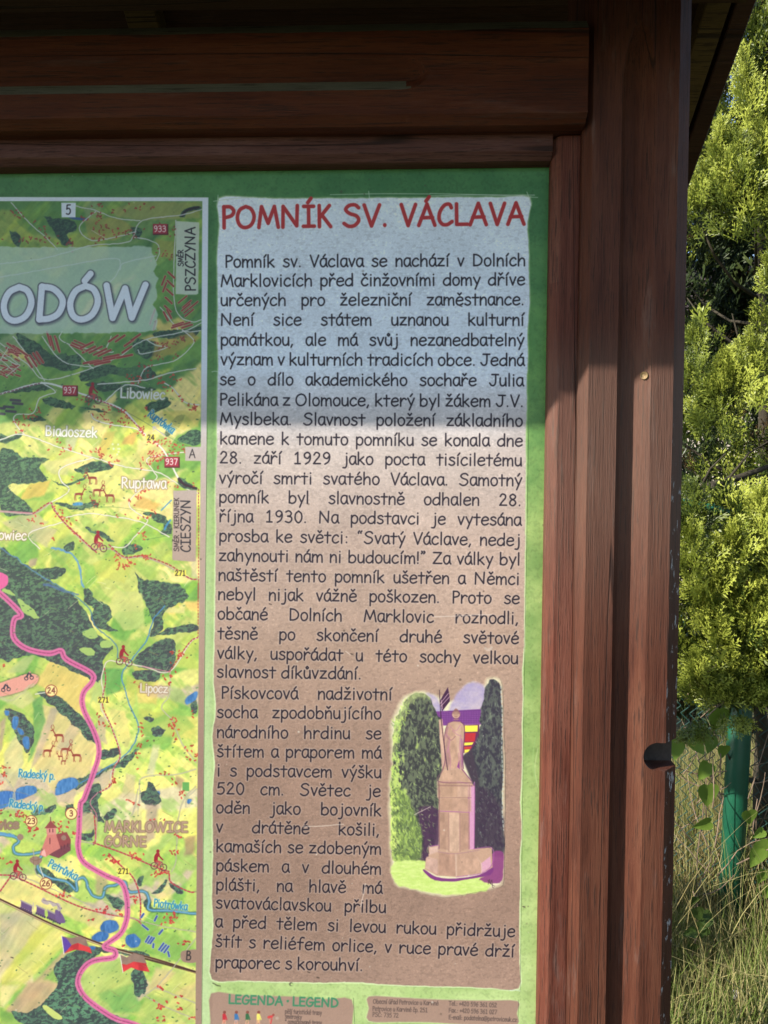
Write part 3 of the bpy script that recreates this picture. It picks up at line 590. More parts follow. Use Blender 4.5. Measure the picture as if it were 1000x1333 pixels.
for s, x0, y0, x1, y1, em in (("Libowiec", 156, 517.5, 215, 520, 17), ("Biadoszek", 59, 567, 127, 569.5, 17), ("Ruptawa", 158, 635, 217, 636, 18.5), ("owiec", -2, 702, 35, 703, 16), ("Lipocz", 182, 901, 219, 902, 15)):
    d = y0 > 620
    text(s, x0, y0, x1, y1, em, 'r', 1.9, 'fit', halo=((150, 112, 90) if d else (146, 148, 110), .9, .75))
text("MARKLOWICE", 136, 1082, 245, 1083, 17.5, (176, 142, 120), 2.1, 'fit', halo=((112, 82, 70), .9, .8)); text("GÓRNE", 136, 1101, 191, 1102, 17.5, (176, 142, 120), 2.1, 'fit', halo=((112, 82, 70), .9, .8)); text("vice", -2, 1079, 25, 1078, 15, 'p', 2, 'fit', halo=((128, 96, 80), 1, .9))
BL = (38, 132, 180)
for s, x0, y0, x1, y1 in (("Radecký p.", 24, 1011, 72, 1015), ("Radecký p.", 12, 1050, 58, 1056), ("Petrůvka", 62, 1127, 99, 1146), ("Piotrówka", 200, 1180, 244, 1185), ("Ruptówka", 192, 541, 224, 565)):
    text(s, x0, y0, x1, y1, 13.5, BL, 1.5, 'fit', halo=((206, 220, 170), .9, .6))
line(B("740,300 690,262"), 1.4, 'p', 1, False); line(B("700,262 688,260 690,275"), 1.4, 'p', 1, False); line(B("765,507 778,507"), 1, 'p', .9, False)

# keep the map inside its own frame, then the pale frame line
w = win(240, 200, 300, 1700)
fr = [(-660, 250), (271, 257), (268.5, 600), (266, 900), (263.5, 1160), (261.5, 1400), (260, 1700), (-660, 1700)]
cov = poly_cover(wm, [(-650, 254.5), (0, 256.5), (271.5, 257), (269, 600), (266, 900), (264, 1160), (262, 1400), (260, 1700), (-650, 1700)], .5)-poly_cover(wm, MAPR, .5)
put(wm, np.clip(cov, 0, 1), paper(V[wm]))

# ---- the text panel
def ragged(x0, y0, x1, y1, m=1.1, seed=0):
    """slightly wavy outline of a brushed panel through four corners (tl, tr, br, bl)"""
    P = [x0, y0, x1, y1]; r = np.random.default_rng(seed); out = []
    for a, b in zip(P, P[1:]+P[:1]):
        a = np.array(a); b = np.array(b); n = max(2, int(np.linalg.norm(b-a)/34))
        for k_ in range(n): out.append(a+(b-a)*(k_/n)+r.normal(size=2)*(m if k_ else 0))
    return out
def panel(a, b, c, d, seed, edge=(206, 226, 170)):
    pts = cr(ragged(a, b, c, d, .9, seed), 3, True); w = bbox(pts, 6)
    put(w, poly_cover(w, pts, 1.0, .12)*np.clip(.55+.4*sst(500, 900, V[w]), 0, .95), edge)
    pin = [(p[0]+(1.4 if p[0] < (a[0]+b[0])/2 else -1.4), p[1]+(1.4 if p[1] < (a[1]+d[1])/2 else -1.4)) for p in pts]
    u, v = U[w], V[w]; c_ = paper(v)
    c_ = c_*(1+(fbm(u/70, v/60, 41, 3)-.5)[..., None]*.16)
    c_ = c_*(1+(((u-480)/200)*.05*sst(560, 800, v))[..., None])
    c_ = c_*(1-(sst(.60, .80, bn(u/4.2, v/2.4, 42))*.07)[..., None])*(1+(bn(u/1.3, v/1.3, 43)-.5)[..., None]*.06)
    c_ = c_*(1+(sst(.78, .95, bn(u/2.6, v/2.2, 44))*.08)[..., None])
    put(w, poly_cover(w, pin, .7, .12), np.clip(c_, 0, 1))
panel((284, 257), (691, 255.5), (676.5, 1288), (274.5, 1276), 1)
for a_, b_ in (((278, 262), (330, 257)), ((284, 254), (283, 270)), ((430, 253.5), (560, 252.5)), ((560, 255), (696, 254)), ((480, 249), (481, 258)), ((686, 250), (692, 268)), ((560, 252), (700, 257)), ((276, 484), (284, 484)), ((290, 1296), (370, 1298)), ((664, 1289), (677, 1290))):
    line([a_, ((a_[0]+b_[0])/2, (a_[1]+b_[1])/2-.8), b_], .9, (206, 222, 206), .8)
line([(697, 960), (694, 985), (696, 1010), (702, 1030)], 1.0, (150, 190, 110), .7); line([(700, 975), (696.5, 1000), (700, 1024)], .8, (200, 220, 160), .6)
poly(ragged((275, 1293), (458, 1301), (462, 1480), (270, 1475), .8, 5), 'paper', 1, True, .8); poly(ragged((480, 1297), (674, 1303), (673, 1334), (480, 1329), .7, 6), 'paper', 1, True, .8, edge=((206, 226, 170), 1.2))
poly(ragged((480, 1342), (672, 1346), (668, 1480), (478, 1475), .8, 8), 'paper', 1, True, .8)
INK = (34, 27, 38)
HALO = ((206, 190, 180), 1.1, .30)
for s, x0, x1 in (("POMNÍK", 288.5, 433), ("SV.", 445, 506), ("VÁCLAVA", 520, 685)):
    text(s, x0, 296.8-(x0-288)*.0126, x1, 296.8-(x1-288)*.0126, 37.5, (198, 46, 46), 4.7, 'fit')
ROWS = '''Pomník sv. Václava se nachází v Dolních|294|348|684|346
Marklovicích před činžovními domy dříve|288|373|683|371
určených pro železniční zaměstnance.|288|398|682|397
Není sice státem uznanou kulturní|288|423.5|682|423.5
památkou, ale má svůj nezanedbatelný|288|449.5|682|450
význam v kulturních tradicích obce. Jedná|288|475|682|476
se o dílo akademického sochaře Julia|287|501|681|502.5
Pelikána z Olomouce, který byl žákem J.V.|287|527.5|681|529.5
Myslbeka. Slavnost položení základního|287|552.5|680|555
kamene k tomuto pomníku se konala dne|287|578|680|581
28. září 1929 jako pocta tisíciletému|286.5|603|679|606.5
výročí smrti svatého Václava. Samotný|286|629|679|632.5
pomník byl slavnostně odhalen 28.|286|654|678|658.5
října 1930. Na podstavci je vytesána|286|679|678|684
prosba ke světci: “Svatý Václave, nedej|286|704.5|677|710.5
zahynouti nám ni budoucím!” Za války byl|285.5|730|677|735.5
naštěstí tento pomník ušetřen a Němci|285|755.5|676|761
nebyl nijak vážně poškozen. Proto se|284.5|780.5|676|786
občané Dolních Marklovic rozhodli,|284|806|675|812
těsně po skončení druhé světové|284|831.5|675|838
války, uspořádat u této sochy velkou|283.5|857|674|864
slavnost díkůvzdání.|283|881.5|470|884
Pískovcová nadživotní|289|909|510|911
socha zpodobňujícího|283|934|496|936
národního hrdinu se|283|960|496|962
štítem a praporem má|283|985|496|987
i s podstavcem výšku|283|1010|496|1012.5
520 cm. Světec je|282.5|1033.5|495|1037
oděn jako bojovník|282|1058|496|1062
v drátěné košili,|282|1083|494|1087.5
kamaších se zdobeným|282|1108.5|496|1112
páskem a v dlouhém|282|1133.5|496|1138
plášti, na hlavě má|282|1158.5|497|1163
svatováclavskou přilbu|281.5|1182|502|1188
a před tělem si levou rukou přidržuje|281|1206.5|670|1219.5
štít s reliéfem orlice, v ruce pravé drží|281|1232|669|1245.5
praporec s korouhví.|281|1259.5|472|1263.5'''
for r_ in ROWS.split('\n'):
    s, x0, y0, x1, y1 = r_.split('|')
    x0, y0, x1, y1 = map(float, (x0, y0, x1, y1)); text(s, x0-1.2, y0, x1+1, y1, 20.6, INK, 1.95, 'just', halo=HALO if y0 > 560 else None)
text("LEGENDA • LEGEND", 297, 1306, 441, 1311, 15.5, (58, 128, 92), 2.3, 'just')
SMALL = (92, 74, 70)
for s, x0, y0, x1, y1 in (("Obecní úřad Petrovice u Karviné", 485.5, 1306, 571, 1308.5), ("Petrovice u Karviné čp. 251", 485, 1315.5, 557, 1317.5), ("PSČ: 735 72", 485, 1323, 519, 1324.5),
                          ("Tel.: +420 596 361 052", 584, 1308.5, 647, 1311), ("Fax.: +420 596 361 027", 584, 1317.5, 647, 1320), ("E-mail: podatelna@petroviceuk.cz", 584, 1326.5, 673, 1330), ("pěší turistické trasy", 371, 1319, 419, 1321), ("směrovky", 371, 1325.5, 393, 1326.5), ("* označkované trasy", 371, 1332.5, 419, 1334)):
    text(s, x0, y0, x1, y1, 7.6, SMALL, .85, 'fit')
def walker(x, y, c):
    line([(x, y-7), (x, y+1)], 4.2, c); disc(x+.5, y-10.5, 2, (130, 70, 60)); line([(x-1, y), (x-2, y+6), (x-2.5, y+11)], 1.7, (206, 150, 120)); line([(x+1, y), (x+1.5, y+6), (x+2.5, y+11)], 1.7, (206, 150, 120)); line([(x+2, y-6), (x+3.5, y-1)], 1.3, c)
for x, c in ((292, (190, 44, 54)), (307.5, (54, 110, 168)), (322, (52, 104, 66)), (336.5, (226, 214, 96))): walker(x, 1328, c)
line([(350, 1324), (354, 1323)], 3.4, (206, 66, 66)); line([(351, 1327), (352, 1331)], 1.5, (206, 130, 110)); disc(356, 1321, 1.6, (150, 66, 60)); line([(354, 1326), (352.5, 1333)], 1.4, (206, 66, 66))
line([(278, 1280), (286, 1284)], 2, (70, 70, 50), .7, wob=.5); disc(379, 1281, 2.6, (60, 60, 50), alpha=.7); disc(380, 1281.4, 1.6, (170, 200, 120))

# ---- the picture of the monument between two clipped trees
OUT = M("120,330 140,300 180,210 220,185 290,165 330,180 400,200 470,215 540,120 620,140 640,100 700,95 720,150 725,400 735,600 730,900 728,1160 710,1220 600,1245 450,1275 350,1270 240,1240 140,1205 120,1050 110,800 115,640 125,560 120,420")
poly(OUT, (236, 236, 190), .75, True, 3.0, .3)
def sky_fn(w):
    n = fbm(U[w]/12, V[w]/9, 61, 3)[..., None]; return col((206, 186, 186))*(1-n)+col((136, 124, 184))*n
poly(M("310,180 370,200 420,280 470,190 540,120 620,130 640,200 620,280 360,290"), None, .9, True, 2, .2, sky_fn)
poly(M("360,275 610,262 610,345 380,352"), (112, 52, 128), 1, False, .6)
for k_ in range(28): line([M("%d,275" % (365+k_*9))[0], M("%d,345" % (365+k_*9))[0]], .5, (170, 110, 180), .6, False)
for k_ in range(7): line([M("365,%d" % (278+k_*10))[0], M("605,%d" % (272+k_*10))[0]], .5, (84, 34, 104), .7, False)
poly(M("515,350 600,345 600,500 515,500"), (96, 40, 84), 1, False); poly(M("515,352 592,350 590,384 515,386"), (244, 226, 70), 1, False); poly(M("522,392 582,390 575,438 520,440"), (190, 44, 52), 1, False)
poly(M("515,444 570,442 560,456 515,460"), (244, 226, 70), 1, False); poly(M("517,466 560,464 552,478 517,480"), (200, 56, 52), 1, False); poly(M("520,482 550,480 540,496 520,500"), (244, 226, 70), 1, False)
def leafy(seed, dk, md, lt, light_left):
    def f(w):
        u, v = U[w], V[w]; n = bn(u/3.0, v/6, seed)*.6+bn(u/1.6, v/3, seed+7)*.4; m = fbm(u/9, v/13, seed+1, 2)
        L = np.clip((light_left-u)/26, 0, 1)*.9+(m-.5)*.9
        a = sst(.38, .62, n)[..., None]; b = (sst(.5, .8, n*.6+L*.5))[..., None]
        c = col(dk)*(1-a)+col(md)*a; return c*(1-b)+col(lt)*b
    return f
poly(M("200,215 250,180 300,180 340,220 370,290 395,320 388,420 415,560 400,620 385,720 380,820 330,1095 150,1090 120,1030 122,850 115,740 120,640 130,520 130,420 145,320 185,260"), None, 1, True, .7, .45, leafy(71, (58, 58, 60), (98, 106, 84), (178, 200, 100), 536))
poly(M("130,700 180,690 230,780 280,900 290,1040 250,1085 150,1088 122,1000 118,800"), None, .8, True, 1.5, .5, leafy(75, (104, 128, 66), (150, 180, 80), (206, 226, 110), 530))
poly(M("270,800 380,810 380,1000 330,1095 280,1085 300,980"), (72, 44, 74), .9, True, 1.5, .3)
poly(M("640,125 665,98 705,120 722,200 726,420 732,620 722,760 735,920 725,1060 600,1020 575,900 575,680 530,560 520,510 560,480 600,380 610,260 630,180"), None, 1, True, .7, .4, leafy(81, (58, 54, 66), (84, 88, 84), (136, 150, 120), 500))
poly(M("580,720 640,700 720,800 728,1040 668,1040 585,1010"), (62, 44, 66), .7, True, 3, .3); line(M("716,140 724,300 722,500 730,640 724,800 732,920"), 1.6, (190, 200, 190), .6, dash=(3, 3), wob=.4)
poly(M("140,1088 330,1090 310,1140 330,1165 460,1195 640,1165 640,1245 450,1270 250,1240 140,1200"), None, 1, True, 1.2, .3, lambda w: col((176, 206, 96))*(1-fbm(U[w]/6, V[w]/2, 91, 2)[..., None]*.5)+col((238, 238, 170))*fbm(U[w]/6, V[w]/2, 91, 2)[..., None]*.5)
poly(M("668,1045 728,1040 728,1140 712,1205 600,1190 660,1140"), (132, 58, 116), .95, True, .8, .3); poly(M("300,1130 370,1172 470,1180 600,1160 672,1120 660,1160 520,1188 460,1196 360,1190 305,1150"), (120, 52, 118), 1, True, .6, .1)
poly(M("375,330 600,350 560,520 600,700 600,1030 360,1030 375,800"), (78, 62, 78), .0, False, 1.5); poly(M("505,520 560,480 600,660 590,1020 560,1025 560,660"), (66, 54, 68), 1, False, 1.2)
ST, SS, PE = (186, 148, 124), (168, 128, 108), (160, 84, 150)
poly(M("325,1010 378,1000 385,1020 560,1020 668,1012 672,1120 600,1155 475,1172 370,1165 305,1130 310,1070 325,1060"), ST, 1, False, .5); poly(M("608,1100 660,1060 665,1115 612,1150"), (206, 150, 176), .9, False, .6)
poly(M("378,655 400,590 510,585 560,665 575,680 572,1020 560,1030 440,1045 385,1030 380,820 390,740 375,740"), ST, 1, False, .5); poly(M("540,680 575,682 572,1020 548,1024"), (206, 140, 186), .85, False, .6)
for t, c in (("378,657 490,655 560,680 575,680 573,1020", PE), ("380,815 460,818 545,822", PE), ("325,1008 378,1000 380,1018", PE), ("570,1020 668,1014 670,1100 610,1152 475,1172", PE), ("372,655 375,740 395,742", (206, 170, 150)), ("420,830 425,1035", (206, 176, 156)),
             ("490,825 492,1035", (168, 120, 120)), ("540,690 542,1020", PE), ("475,1045 478,1170", (206, 176, 156)), ("400,592 505,588 540,640", (206, 176, 156)), ("372,1075 372,1160", (160, 124, 106)), ("560,1030 610,1100 612,1150", (206, 176, 156))):
    line(M(t), .9, c, .9)
poly(M("400,700 480,700 485,760 395,765"), (196, 158, 130), .6, False, 1)
TL = M("200,215 250,180 300,180 340,220 370,290 395,320 388,420 405,560 395,620 385,720 380,820 330,1075 150,1080 125,1030 125,850 118,740 122,640 135,520 135,420 150,320 185,260")
TR = M("645,130 665,105 700,125 718,200 722,420 728,620 720,760 730,920 722,1040 610,1010 580,900 580,680 540,560 530,510 565,480 604,380 614,260 634,180")
dashes(TL, 520, [(52, 54, 58), (46, 50, 52), (70, 76, 70), (120, 142, 96), (156, 180, 110), (178, 200, 130)], 3.4, .9, 1.1); dashes(M("125,330 150,300 190,215 230,190 250,230 200,330 170,480 160,700 125,760 118,640 130,520"), 90, [(186, 212, 96), (206, 226, 110), (150, 190, 90), (90, 120, 70)], 4.5, 1.5, 1.2)
dashes(M("125,720 180,700 230,780 280,900 280,1060 150,1080 122,1000"), 150, [(140, 170, 80), (196, 220, 100), (96, 116, 66), (70, 84, 60)], 3, 1, 1.2); dashes(TR, 330, [(44, 40, 52), (58, 60, 66), (104, 110, 104), (136, 146, 132), (72, 76, 76)], 3.2, .8, 1.2)
poly(M("200,215 250,175 300,178 330,200 300,205 250,210 215,250 170,330 150,420 140,520 128,520 135,400 150,310"), (206, 224, 130), .5, True, 2.2, .4); poly(OUT, (0, 0, 0), .0)
def stone(t, c, k=.16, sd=5):
    poly(M(t), None, .8, False, 1.0, 0, lambda w: np.clip(col(c)*(1+(fbm(U[w]/5, V[w]/9, sd, 3)-.5)[..., None]*k*2), 0, 1))
stone("378,655 480,648 482,735 375,740", (176, 138, 114)); stone("482,650 555,672 556,740 482,738", (190, 152, 130)); stone("384,745 455,748 455,812 382,808", (168, 130, 108)); stone("456,748 556,748 556,818 456,814", (182, 142, 120))
stone("385,822 432,824 434,1028 388,1018", (166, 128, 108)); stone("434,824 494,826 494,1034 436,1034", (196, 160, 136)); stone("496,826 545,824 545,1018 498,1030", (172, 132, 112)); stone("315,1062 376,1076 376,1158 310,1124", (192, 154, 140)); stone("380,1040 474,1046 474,1168 380,1160", (170, 130, 110)); stone("480,1046 590,1030 606,1100 600,1150 480,1168", (180, 142, 120)); stone("332,1014 376,1004 378,1034 330,1052", (200, 164, 150))
stone("402,594 505,590 548,640 560,662 480,650 380,654", (182, 144, 120))
for a, b in (("380,658", "380,1020"), ("434,824", "436,1034"), ("495,826", "496,1034"), ("380,742", "556,742"), ("546,672", "546,1018")): line([M(a)[0], M(b)[0]], .8, (140, 100, 96), .8)
line(M("470,1046 474,1168"), .8, (210, 180, 160), .8); line(M("378,1036 470,1046 600,1026"), .8, (150, 106, 120), .8)
# the standing figure, generic robed guard with a lance and pennant
poly(M("430,340 460,328 500,330 518,350 518,420 508,520 512,585 400,592 412,540 408,440 415,370"), ST, 1, False, .5); poly(M("380,320 400,315 412,420 416,560 398,590 386,420"), (204, 160, 140), .9, False, .6)
disc(*M("474,292")[0], 5, ST); ring(*M("474,290")[0], 5, .8, (224, 180, 170)); line(M("455,280 475,268 494,282"), 1, (200, 120, 150))
stone("432,345 505,342 512,420 500,520 500,580 440,584 425,500 418,400", (184, 144, 120), .22, 7); poly(M("470,350 500,360 505,440 490,520 478,470"), (206, 170, 146), .55, True, 1.2); poly(M("425,420 440,430 440,560 418,570 415,500"), (150, 104, 112), .5, True, 1.2); poly(M("498,430 512,440 510,560 500,575"), (146, 84, 140), .6, True, .8)
poly(M("462,280 486,280 488,300 474,312 462,300"), (180, 140, 118), 1, True, .5); line(M("464,288 484,288"), .7, (120, 76, 84), .7); line(M("468,302 480,302"), .7, (130, 80, 84), .7)
line(M("430,340 416,380 410,440 414,540 402,590"), 1.1, (110, 62, 86), .85); line(M("500,332 518,352 519,420 510,520 514,585"), 1.2, (104, 50, 92), .9); line(M("430,338 460,328 500,331"), 1.0, (130, 74, 96), .8)
poly(M("455,288 462,268 474,258 488,270 493,290 474,280"), (150, 108, 100), 1, True, .4); ring(*M("474,291")[0], 5.4, .8, (112, 60, 84), .9); line(M("462,318 486,318"), 1.6, (150, 106, 104), .9); line(M("428,360 420,400 446,430 470,410"), 1.3, (146, 100, 104), .8)
line(M("402,592 380,655 560,662"), 1.1, (120, 74, 92), .8); line(M("506,588 560,655"), 1.2, (120, 60, 104), .9); line(M("384,668 384,1018"), 1.0, (128, 84, 88), .7); line(M("380,676 556,678"), 2.0, (130, 92, 88), .5)
for t in ("430,342 470,380 500,345", "415,400 440,420 425,500", "500,400 492,470 508,540", "440,590 445,540 430,470", "478,585 490,540 488,500", "432,360 420,420", "455,380 480,400 505,410"): line(M(t), .8, (176, 110, 140), .8)
poly(M("480,575 492,540 494,588"), (130, 50, 130), .9, False, .5)
line(M("384,160 392,300 410,460 428,592"), .9, (60, 36, 52), 1); poly(M("386,218 430,143 440,200 440,220 398,275"), (66, 34, 66), 1, False, .4)
for t in ("388,232 432,178", "392,246 438,196", "394,214 400,262"): line(M(t), .8, (216, 176, 186), .9)
for t in ("650,1190 655,1215 640,1190 662,1220 650,1185 675,1225 690,1215"): pass
line(M("648,1212 655,1185 660,1210 668,1188 672,1226 680,1232"), .7, (70, 50, 56), .9); line(M("645,1190 670,1215 684,1222"), .7, (70, 50, 56), .9)

# ---- wear on the laminate: scratches, specks and a few dents
for p in (((332, 600), (372, 612), (420, 624)), ((566, 803), (590, 802), (640, 800)), ((395, 1076), (420, 1075), (447, 1073)), ((450, 848), (456, 852)), ((470, 1180), (476, 1150)), ((540, 1060), (560, 1050)), ((120, 300), (140, 312))):
    line(list(p), 1.1, (214, 196, 182), .7, wob=.1)
line([(640, 843), (636, 846), (632, 844)], 3.5, (206, 190, 176), .5)
for _ in range(420):
    x = rng.uniform(-500, 715); y = rng.uniform(225, 1333); r_ = abs(rng.normal())*.5+.35
    disc(x, y, r_, (214, 206, 190) if rng.random() < .55 else (80, 66, 56), alpha=rng.uniform(.25, .7))
for x, y in ((458, 851), (414, 1272), (682, 1180), (118, 640), (16, 1246), (402, 1265), (352, 786), (600, 398)): line([(x-1.2, y), (x+1.4, y+.8)], 1.5, (70, 56, 50), .8, False)
IMG[wm] *= .955
lum = IMG.mean(2, keepdims=True); IMG += (lum-IMG)*.10; del lum
IMG *= (1+(fbm(U/1.6, V/1.6, 51, 2)-.5)[..., None]*.06)
np.clip(IMG, 0, 1, out=IMG)
# ---------------------------------------------------------------- helpers
COL = SC.collection
def tag(o, label=None, cat=None, group=None, kind=None):
    for k, v in (("label", label), ("category", cat), ("group", group), ("kind", kind)):
        if v: o[k] = v
    return o
def empty(name, loc, label, cat, group=None):
    o = bpy.data.objects.new(name, None); o.location = loc; COL.objects.link(o); o.empty_display_size = .1
    return tag(o, label, cat, group)
def link(name, me, mat=None, parent=None):
    o = bpy.data.objects.new(name, me); COL.objects.link(o)
    if mat and not me.materials: me.materials.append(mat)
    if parent:
        o.parent = parent; q = parent; off = Vector()
        while q: off += q.location; q = q.parent
        o.location = -off
    return o
def pymesh(name, vs, fs, mat=None, parent=None, smooth=False):
    me = bpy.data.meshes.new(name); me.from_pydata([tuple(v) for v in vs], [], fs)
    if smooth: me.polygons.foreach_set("use_smooth", [True]*len(me.polygons))
    me.update(); return link(name, me, mat, parent)
def fix_normals(o):
    bm = bmesh.new(); bm.from_mesh(o.data); bmesh.ops.recalc_face_normals(bm, faces=bm.faces); bm.to_mesh(o.data); bm.free()
def box(name, x0, x1, y0, y1, z0, z1, mat, parent=None, bev=0.):
    vs = [(x, y, z) for x in (x0, x1) for y in (y0, y1) for z in (z0, z1)]
    fs = [(0, 1, 3, 2), (4, 6, 7, 5), (0, 4, 5, 1), (2, 3, 7, 6), (0, 2, 6, 4), (1, 5, 7, 3)]
    o = pymesh(name, vs, fs, mat, parent)
    fix_normals(o)
    if bev: b = o.modifiers.new("edge", 'BEVEL'); b.width = bev; b.segments = 2
    return o
def loft(name, secs, axis, mat, parent=None, bev=.0012, smooth=False):
    """secs: [(station, [(a, b)...])]; axis 'z': (a, b) = (x, y); axis 'x': (a, b) = (y, z)"""
    vs = []; n = len(secs[0][1]); fs = []
    for s, p in secs:
        for a, b in p: vs.append((a, b, s) if axis == 'z' else (s, a, b))
    for i in range(len(secs)-1):
        for j in range(n): k = (j+1) % n; fs.append((i*n+j, i*n+k, (i+1)*n+k, (i+1)*n+j))
    fs.append(tuple(range(n))); fs.append(tuple(range((len(secs)-1)*n, len(secs)*n))[::-1])
    o = pymesh(name, vs, fs, mat, parent, smooth); fix_normals(o)
    if bev: b = o.modifiers.new("edge", 'BEVEL'); b.width = bev; b.segments = 2; b.limit_method = 'ANGLE'; b.angle_limit = .35
    return o
def tube(name, pts, r, mat, parent=None, n=8, cap=True):
    pts = [Vector(p) for p in pts]; rs = r if isinstance(r, (list, tuple)) else [r]*len(pts); vs = []; fs = []
    for i, p in enumerate(pts):
        t = (pts[min(i+1, len(pts)-1)]-pts[max(i-1, 0)]).normalized(); s = t.cross(Vector((.31, .2, .93)) if abs(t.z) < .9 else Vector((1, 0, 0))).normalized(); u = s.cross(t)
        for k in range(n): a = 2*math.pi*k/n; vs.append(p+(s*math.cos(a)+u*math.sin(a))*rs[i])
    for i in range(len(pts)-1):
        for k in range(n): q = (k+1) % n; fs.append((i*n+k, i*n+q, (i+1)*n+q, (i+1)*n+k))
    if cap: fs.append(tuple(range(n))[::-1]); fs.append(tuple(range((len(pts)-1)*n, len(pts)*n)))
    return pymesh(name, vs, fs, mat, parent, True)

# ---------------------------------------------------------------- materials
def mat_new(name):
    m = bpy.data.materials.new(name); m.use_nodes = True; nt = m.node_tree; return m, nt, nt.nodes["Principled BSDF"]
def nd(nt, t, **k):
    n = nt.nodes.new(t)
    for a, b in k.items(): setattr(n, a, b)
    return n
def noise(nt, vec, scale, detail=4, rough=.6, dist=0.):
    n = nd(nt, "ShaderNodeTexNoise"); n.inputs["Scale"].default_value = scale; n.inputs["Detail"].default_value = detail; n.inputs["Roughness"].default_value = rough; n.inputs["Distortion"].default_value = dist
    nt.links.new(vec, n.inputs["Vector"]); return n.outputs["Fac"]
def rampn(nt, fac, stops):
    r = nd(nt, "ShaderNodeValToRGB"); e = r.color_ramp.elements
    e[0].position, e[0].color = stops[0][0], (*stops[0][1], 1); e[1].position, e[1].color = stops[-1][0], (*stops[-1][1], 1)
    for p, c in stops[1:-1]: q = e.new(p); q.color = (*c, 1)
    nt.links.new(fac, r.inputs[0]); return r.outputs[0]
def mixc(nt, fac, a, b, mode='MIX'):
    m = nd(nt, "ShaderNodeMix", data_type='RGBA', blend_type=mode)
    for s, v in ((m.inputs[0], fac), (m.inputs[6], a), (m.inputs[7], b)):
        if isinstance(v, (int, float)): s.default_value = v
        elif isinstance(v, tuple): s.default_value = (*v, 1)
        else: nt.links.new(v, s)
    return m.outputs[2]
def mathn(nt, op, a, b=0., clamp=False):
    m = nd(nt, "ShaderNodeMath", operation=op, use_clamp=clamp)
    for s, v in ((m.inputs[0], a), (m.inputs[1], b)):
        if isinstance(v, (int, float)): s.default_value = v
        else: nt.links.new(v, s)
    return m.outputs[0]
def bump(nt, h, strength, dist, bsdf, prev=None):
    b = nd(nt, "ShaderNodeBump"); b.inputs["Strength"].default_value = strength; b.inputs["Distance"].default_value = dist
    nt.links.new(h, b.inputs["Height"])
    if prev: nt.links.new(prev, b.inputs["Normal"])
    nt.links.new(b.outputs[0], bsdf.inputs["Normal"]); return b.outputs[0]
